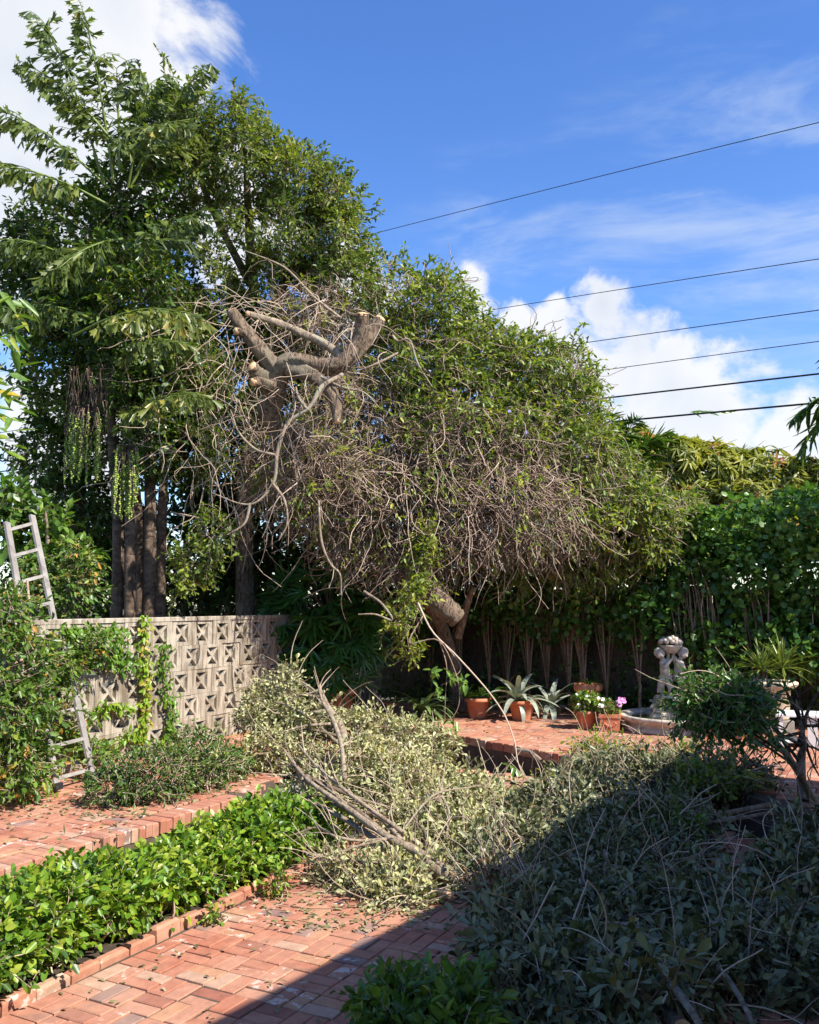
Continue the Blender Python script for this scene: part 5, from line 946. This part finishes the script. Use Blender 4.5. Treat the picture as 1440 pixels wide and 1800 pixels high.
rosette('silver_leaved_plant', 'silvery strap-leaved plant standing right of the silver one in a pot', 'plant', G(972, 1262, 0) + np.array([0, .15, .12]), S_s, 18, 15, 85, .95, 1.2)

def flowers(parent, c, r, n, mat, nm='flower', s=.028):
    b = Acc()
    for _ in range(n):
        p = c + R.uniform(-1, 1, 3) * r; k = 5; az = np.arange(k) * 2 * math.pi / k + R.random(); tl = R.normal(size=3) * .4
        add_leaves(b, np.repeat(p[None], k, 0), np.c_[np.cos(az), np.sin(az) * .6 - .3, .5 * np.sin(az)] + tl, np.tile([0, -.8, .6], (k, 1)), s, s * .9, .5, 'round', .1, .1)
    b.build(nm, mat, parent, kind='stuff')
c = G(1035, 1283, 0) + np.array([0, .13, 0]); pot('flower_pot', 'small round terracotta pot of white flowers left of the square planter', c, .145, .25)
t = bush('flowering_plant', 'mounded green plant with white flowers in the small round pot', 'plant', c + np.array([0, 0, .22]), [(c + np.array([0, 0, .36]), np.array([.18, .17, .14]))], 170, .12, 7, .05, .035, 'shrub', .5, ground=c[2] + .2, nstem=10, upd=.4); flowers(t, c + np.array([0, -.1, .38]), np.array([.15, .06, .10]), 20, M['whitepetal'])
c = G(1040, 1272, 0) + np.array([.06, .5, 0]); pot('flower_pot', 'tall terracotta pot with trailing leaves behind the white flowers', c, .20, .52, foot=.5)
rosette('trailing_plant', 'thin trailing strap leaves spilling from the tall rear pot', 'plant', c + np.array([0, 0, .50]), S_c, 34, -5, 70, .7, 1.1)
def square_planter(label, c, w, h, yaw):
    t = thing('square_planter', label, 'planter', c, 'square terracotta planters'); b = Acc(); b.flat = True; cs, sn = math.cos(yaw), math.sin(yaw); m3 = np.array([[cs, -sn, 0], [sn, cs, 0], [0, 0, 1]])
    k = .88; lo = w / 2 * k; v = []
    for z, e in ((0, lo), (h * .80, w / 2 * .97), (h * .80, w / 2 * 1.05), (h, w / 2 * 1.05), (h, w / 2 * .88), (h * .82, w / 2 * .86)): v += [[-e, -e, z], [e, -e, z], [e, e, z], [-e, e, z]]
    q = [[3, 2, 1, 0]] + [[4 * j + i, 4 * j + (i + 1) % 4, 4 * j + 4 + (i + 1) % 4, 4 * j + 4 + i] for j in range(5) for i in range(4)] + [[20, 21, 22, 23]]
    b.add(np.array(v) @ m3.T + c, quads=q); o = b.build('body', M['terracotta'], t)
    b = Acc()                                                 # moulded swag on the front face
    for a_ in np.linspace(-1, 1, 9): ball(b, c + m3 @ np.array([a_ * w * .26, -w * .472, h * (.48 - .18 * (1 - a_ * a_))]), (.018, .012, .02), .5, 6, 5)
    b.build('moulding', M['terracotta'], o, True); return t
pl = G(1078, 1287, 0) + np.array([0, .16, 0]); square_planter('square terracotta planter left of the fountain basin', pl, .28, .23, rad(-14))
t = bush('flowering_plant', 'clipped green plant with pink flowers in the left square planter', 'plant', pl + np.array([0, 0, .2]), [(pl + np.array([0, 0, .30]), np.array([.13, .12, .1]))], 130, .10, 7, .04, .016, 'shrub', .6, ground=pl[2] + .18, nstem=8); flowers(t, pl + np.array([.14, -.05, .38]), np.array([.05, .04, .06]), 9, M['pink'], s=.04); flowers(t, pl + np.array([-.12, -.05, .36]), np.array([.04, .04, .07]), 5, M['whitepetal'], s=.034)
pl = G(1250, 1301, 0) + np.array([0, .16, 0]); square_planter('square terracotta planter right of the fountain basin', pl, .28, .25, rad(-10))
t = bush('flowering_plant', 'green plant with a pink bloom in the right square planter', 'plant', pl + np.array([0, 0, .22]), [(pl + np.array([.02, 0, .32]), np.array([.16, .13, .1]))], 130, .11, 7, .045, .02, 'shrub', .55, ground=pl[2] + .2, nstem=8); flowers(t, pl + np.array([.18, -.08, .42]), np.array([.06, .04, .04]), 12, M['pink'], s=.04)
c = G(1306, 1302, 0) + np.array([0, .13, 0]); pot('flower_pot', 'small round terracotta pot of yellowish flowers right of the square planter', c, .14, .22)
t = bush('flowering_plant', 'leafy plant with cream flowers in the pot right of the square planter', 'plant', c + np.array([0, 0, .2]), [(c + np.array([0, 0, .32]), np.array([.16, .14, .14]))], 120, .12, 7, .05, .03, 'shrub', .62, ground=c[2] + .18, nstem=8); flowers(t, c + np.array([0, -.1, .36]), np.array([.1, .05, .08]), 10, M['whitepetal'])
c = G(1344, 1302, 0) + np.array([0, .25, 0]); pot('flower_pot', 'shaded round pot between the flower pot and the white table', c, .15, .30)
rosette('trailing_plant', 'thin green blades growing in the shaded round pot', 'plant', c + np.array([0, 0, .28]), S_c, 20, 20, 85, .7, 1.0)
# cream urn with spiky plant on a low pedestal
c = G(1396, 1300, 0) + np.array([.05, .75, .16]); b = Acc()
pd_ = thing('pot_stand', 'low stone block under the cream pot', 'stand', (c[0], c[1], 0)); box(b, (c[0] - .2, c[1] - .2, 0), (c[0] + .2, c[1] + .2, .16), .5, .01); b.build('block', M['concrete'], pd_)
t = thing('cream_pot', 'large cream pot with wide rim holding a spiky plant', 'pot', c); b = Acc(); lathe(b, [(.001, .01), (.19, 0), (.205, .03), (.235, .40), (.30, .43), (.335, .47), (.335, .50), (.30, .515), (.26, .50), (.25, .46)], c, 36, wob=.01); b.build('body', M['cream'], t, True); b = Acc(); lathe(b, [(.252, .47), (.1, .48), (.001, .48)], c, 20); b.build('soil', M['soil'], t)
rosette('spiky_plant', 'spiky yellow-green narrow-leaved plant in the cream pot', 'plant', c + np.array([0, 0, .48]), S_y, 130, -12, 82, .7, 1.15, centres=[(-.14, 0, .18), (.16, .02, .20)])
# white table at the right edge
t = thing('white_table', 'white low side table with shelf at the right edge of the terrace', 'table', G(1425, 1316, 0)); to = np.array(t.location); b = Acc(); yw = -.35; m3 = np.array([[math.cos(yw), -math.sin(yw), 0], [math.sin(yw), math.cos(yw), 0], [0, 0, 1]])
for lo, hi, nm in (((-.36, 0, .36), (.45, .5, .39), 'table_top'), ((-.33, .03, .05), (.42, .47, .075), 'shelf')): b = Acc(); box(b, lo, hi, .5, .006, m3, to); b.build(nm, M['white'], t)
for x, y in ((-.34, .02), (-.02, .02), (.38, .02), (-.34, .44), (.38, .44)): b = Acc(); wl = .11 if x == -.02 else .05; box(b, (x, y, 0), (x + wl, y + .04, .357), .5, 0, m3, to); b.build('leg', M['white'], t)

# lady palm in its big pot
c = G(592, 1268, 0) + np.array([0, .25, 0]); pot('lady_palm_pot', 'big terracotta pot of the lady palm partly hidden by the cut branches', c, .26, .46, group=None)
lp = thing('lady_palm', 'dense dark green lady palm with fan leaves in the big pot', 'palm', c + np.array([0, 0, .42])); FAN = []
for k in range(3):
    b = Acc(); m = 8 + k
    for i in range(m):
        a_ = rad(-105 + 210 * i / (m - 1)) + R.normal() * .06; d = np.array([[math.cos(a_), math.sin(a_), .05]]); lnf = .34 * (1 - .25 * abs(i - (m - 1) / 2) / m * 2) * R.uniform(.9, 1.1)
        add_leaves(b, np.zeros((1, 3)), d, np.array([[0, 0, 1.]]), lnf, .046, .5 + R.normal() * .12, 'lance', .2, .30)
    FAN.append(b.mesh('leaf', L['lady']))
b = Acc(); ctr = D(562, 1110, 12.9); ctr[1] = c[1] - .05; n = 190
for i in range(n):
    u = rdir(1)[0]; u[1] -= .35; u = nrm(u); rr = R.random() ** .4; tip = ctr + u * np.array([1.0, .8, .98]) * rr; tip[2] = max(tip[2], .45)
    root = np.array([c[0] + R.normal() * .1, c[1] + R.normal() * .08, R.uniform(.5, 1.2)]); kn = root * .45 + tip * .55 + np.array([0, 0, .18])
    add_tubes(b, cr([root, kn, tip], 8), np.linspace(.007, .004, 8), 4, R.random()); d = nrm(tip - kn) * .8 + np.array([0, -.2, -.35]) + R.normal(size=3) * .25
    inst('leaf', FAN[i % 3], lp, fmat(tip, d, np.array([0, -.55, .8]) + R.normal(size=3) * .35, R.uniform(.85, 1.2)))
for i in range(12):
    q = c + np.array([R.normal() * .09, R.normal() * .09, .4]); add_tubes(b, cr([q, q + np.array([R.normal() * .12, R.normal() * .1, .6]), q + np.array([R.normal() * .35, R.normal() * .3, 1.4])], 8), .014, 6, R.random())
b.build('canes', M['hedgestem'], lp, True)

# ------------------------------------------------------------------ fountain and statue
fc = G(1190, 1296, 0) + np.array([.22, .72, 0]); fo = thing('fountain', 'round stone fountain basin with stepped pedestal and scrolls', 'fountain', fc)
b = Acc(); lathe(b, [(.55, 0), (.72, .0), (.74, .025), (.72, .05), (.66, .07), (.68, .10), (.77, .15), (.80, .175), (.80, .20), (.76, .212), (.70, .20), (.67, .17), (.60, .12), (.001, .10)], fc, 56); b.build('basin', M['stone'], fo, True)
b = Acc(); lathe(b, [(.685, .165), (.3, .166), (.001, .166)], fc, 40); b.build('water', M['water'], fo)
pc = fc + np.array([.03, .28, 0]); b = Acc()
for lo, hi in (((-.36, -.22, .09), (.36, .22, .17)), ((-.33, -.19, .172), (.33, .19, .21)), ((-.24, -.16, .212), (.24, .16, .33)), ((-.28, -.19, .332), (.28, .19, .36))): box(b, lo, hi, .5, .014, None, pc)
o = b.build('pedestal', M['stone'], fo)
for s_ in (-1, 1):
    b = Acc(); th = np.linspace(0, 4.2 * math.pi, 40); rr = np.linspace(.085, .012, 40); p = np.stack([s_ * (.27 + rr * np.cos(th)), np.full(40, -.20), .275 + rr * .75 * np.sin(th)], -1) + pc; add_tubes(b, p, np.linspace(.026, .014, 40), 6, .5, 0, True)
    add_tubes(b, cr([pc + np.array([s_ * .27, -.19, .33]), pc + np.array([s_ * .20, -.18, .36]), pc + np.array([s_ * .12, -.18, .34])], 10), .026, 6, .5, 0, True); b.build('scroll', M['stone'], o, True)
st = thing('cherub_statue', 'stone statue of two cherubs holding up a fruit basket', 'statue', pc + np.array([0, 0, .362]))
def remeshed(acc, name, parent, voxel):
    o = acc.build(name, M['stone'], parent, True); md = o.modifiers.new('remesh', 'REMESH'); md.mode = 'VOXEL'; md.voxel_size = voxel * .75; md.use_smooth_shade = True
    sm = o.modifiers.new('smooth', 'SMOOTH'); sm.factor = .5; sm.iterations = 1; return o
def cap(acc, p, q, r0, r1, n=7):
    for u in np.linspace(0, 1, n): ball(acc, np.asarray(p) * (1 - u) + np.asarray(q) * u, r0 * (1 - u) + r1 * u, .5, 10, 8)
so_ = pc + np.array([0, 0, .362])
b = Acc(); lathe(b, [(.001, 0), (.24, 0), (.25, .02), (.235, .05), (.20, .075), (.001, .08)], so_, 26, sx=1.05, wob=.05); b.build('plinth', M['stone'], st, True)
for s_ in (-1, 1):
    b = Acc(); P_ = lambda x, y, z: so_ + np.array([s_ * x, y, z])
    cap(b, P_(.09, 0, .33), P_(.10, -.02, .42), .078, .070); cap(b, P_(.10, -.02, .42), P_(.105, 0, .52), .072, .066)       # belly, chest
    ball(b, P_(.10, -.05, .40), (.062, .05, .06), .5, 10, 8)
    cap(b, P_(.105, 0, .53), P_(.135, -.01, .60), .035, .032, 4)                                                             # neck
    ball(b, P_(.165, -.02, .655), (.066, .066, .072), .5, 14, 10); ball(b, P_(.17, -.078, .642), .016, .5, 8, 6); ball(b, P_(.145, -.07, .625), (.026, .024, .024), .5, 8, 6); ball(b, P_(.195, -.068, .625), (.024, .022, .022), .5, 8, 6)
    for a_ in np.linspace(-.6, 3.6, 9): ball(b, P_(.165 + .058 * math.cos(a_), -.005 - .02 * math.sin(a_ * 2), .672 + .05 * math.sin(a_)), .027, .5, 8, 6)   # curls
    cap(b, P_(.14, -.02, .52), P_(.135, -.12, .47), .033, .028); cap(b, P_(.135, -.12, .47), P_(.03, -.12, .58), .027, .02)     # near arm up to the middle
    cap(b, P_(.06, .02, .53), P_(.03, .02, .62), .03, .024); cap(b, P_(.03, .02, .62), P_(.06, -.01, .70), .024, .02)
    for k in range(4): cap(b, P_(.032, -.13 - .006 * k, .575 + .008 * k), P_(.01, -.125, .60 + .012 * k), .009, .007, 4)
    if s_ < 0: cap(b, P_(.07, -.02, .31), P_(.05, -.10, .20), .062, .046); cap(b, P_(.05, -.10, .20), P_(.05, -.06, .09), .042, .026)
    else: cap(b, P_(.09, -.02, .31), P_(.11, -.13, .25), .062, .048); cap(b, P_(.11, -.13, .25), P_(.06, -.08, .10), .042, .026)
    cap(b, P_(.13, 0, .31), P_(.15, -.01, .20), .058, .046); cap(b, P_(.15, -.01, .20), P_(.14, .01, .09), .042, .028)
    cap(b, P_(.05, -.07, .085), P_(.05, -.13, .08), .026, .02, 4); cap(b, P_(.14, 0, .085), P_(.15, -.07, .08), .026, .02, 4)
    cap(b, P_(.03, -.07, .34), P_(.17, -.05, .27), .022, .035); cap(b, P_(.17, -.04, .28), P_(.20, .0, .12), .04, .02)          # drapery
    remeshed(b, 'cherub', st, .011)
b = Acc(); lathe(b, [(.001, .66), (.07, .66), (.10, .70), (.15, .75), (.16, .765), (.15, .775), (.10, .77), (.001, .77)], so_ + np.array([0, -.01, 0]), 24); bk = b.build('basket', M['stone'], st, True)
for i in range(24):
    a_ = i * 2.4; rr = .155 * math.sqrt((i + .5) / 24); b = Acc(); ball(b, so_ + np.array([rr * math.cos(a_), -.01 + rr * math.sin(a_), .80 + .075 * (1 - (rr / .155) ** 2) + R.normal() * .008]), R.uniform(.028, .042), .5, 9, 7); b.build('fruit', M['stone'], bk, True)
crown_tree('trailing_sprig', 'light green sprig trailing over the fountain pedestal below the statue', 'vine', pc + np.array([-.2, -.24, .34]), [(pc + np.array([-.2, -.26, .36]), np.array([.12, .06, .12])), (pc + np.array([.02, -.26, .26]), np.array([.08, .05, .12]))], 34, .14, 6, .05, .022, 'shrub', 'oval', .6)

# ------------------------------------------------------------------ overhead wires
WR = [((640, 415), (1440, 215), .009, 'topmost thin wire crossing the blue sky'), ((800, 555), (1440, 455), .009, 'second thin wire passing in front of the cloud top'), ((990, 608), (1440, 545), .010, 'third thin wire crossing the middle of the cloud'), ((1050, 652), (1440, 600), .009, 'fourth thin wire just above the two thick cables'), ((1010, 706), (1440, 657), .020, 'upper of the two thick black cables'), ((1090, 740), (1440, 708), .022, 'lowest thick black cable with a green frond scrap caught on it')]
for i, (p, q, r, lab) in enumerate(WR):
    dd = lambda x: 16.5 + (1440 - x) * .0085
    pts = []
    for x in np.linspace(-500, 2300, 30):
        u = (x - p[0]) / (q[0] - p[0]); y = p[1] + u * (q[1] - p[1]) - .000011 * (x - p[0]) * (x - q[0]) * -1.0 * (.9 if i < 4 else .5)
        pts.append(D(x, y, dd(x)))
    t = thing('utility_wire', lab, 'wire', pts[15], 'overhead utility wires'); b = Acc(); add_tubes(b, np.array(pts), r, 6); b.build('cable', M['wire'], t, True)
    if i == 5:
        b = Acc(); k = 14; c_ = np.array([D(x, 725, dd(x)) for x in np.linspace(1212, 1275, k)]); add_leaves(b, c_, np.tile([1., 0, .06], (k, 1)) + R.normal(size=(k, 3)) * .1, np.tile([0, -.8, .5], (k, 1)) + R.normal(size=(k, 3)) * .2, .28, .04, .6, 'lance', .2, .2); tag(b.build('frond_scrap', L['green'], None), 'green palm frond scrap caught on the lowest cable', 'leaf')
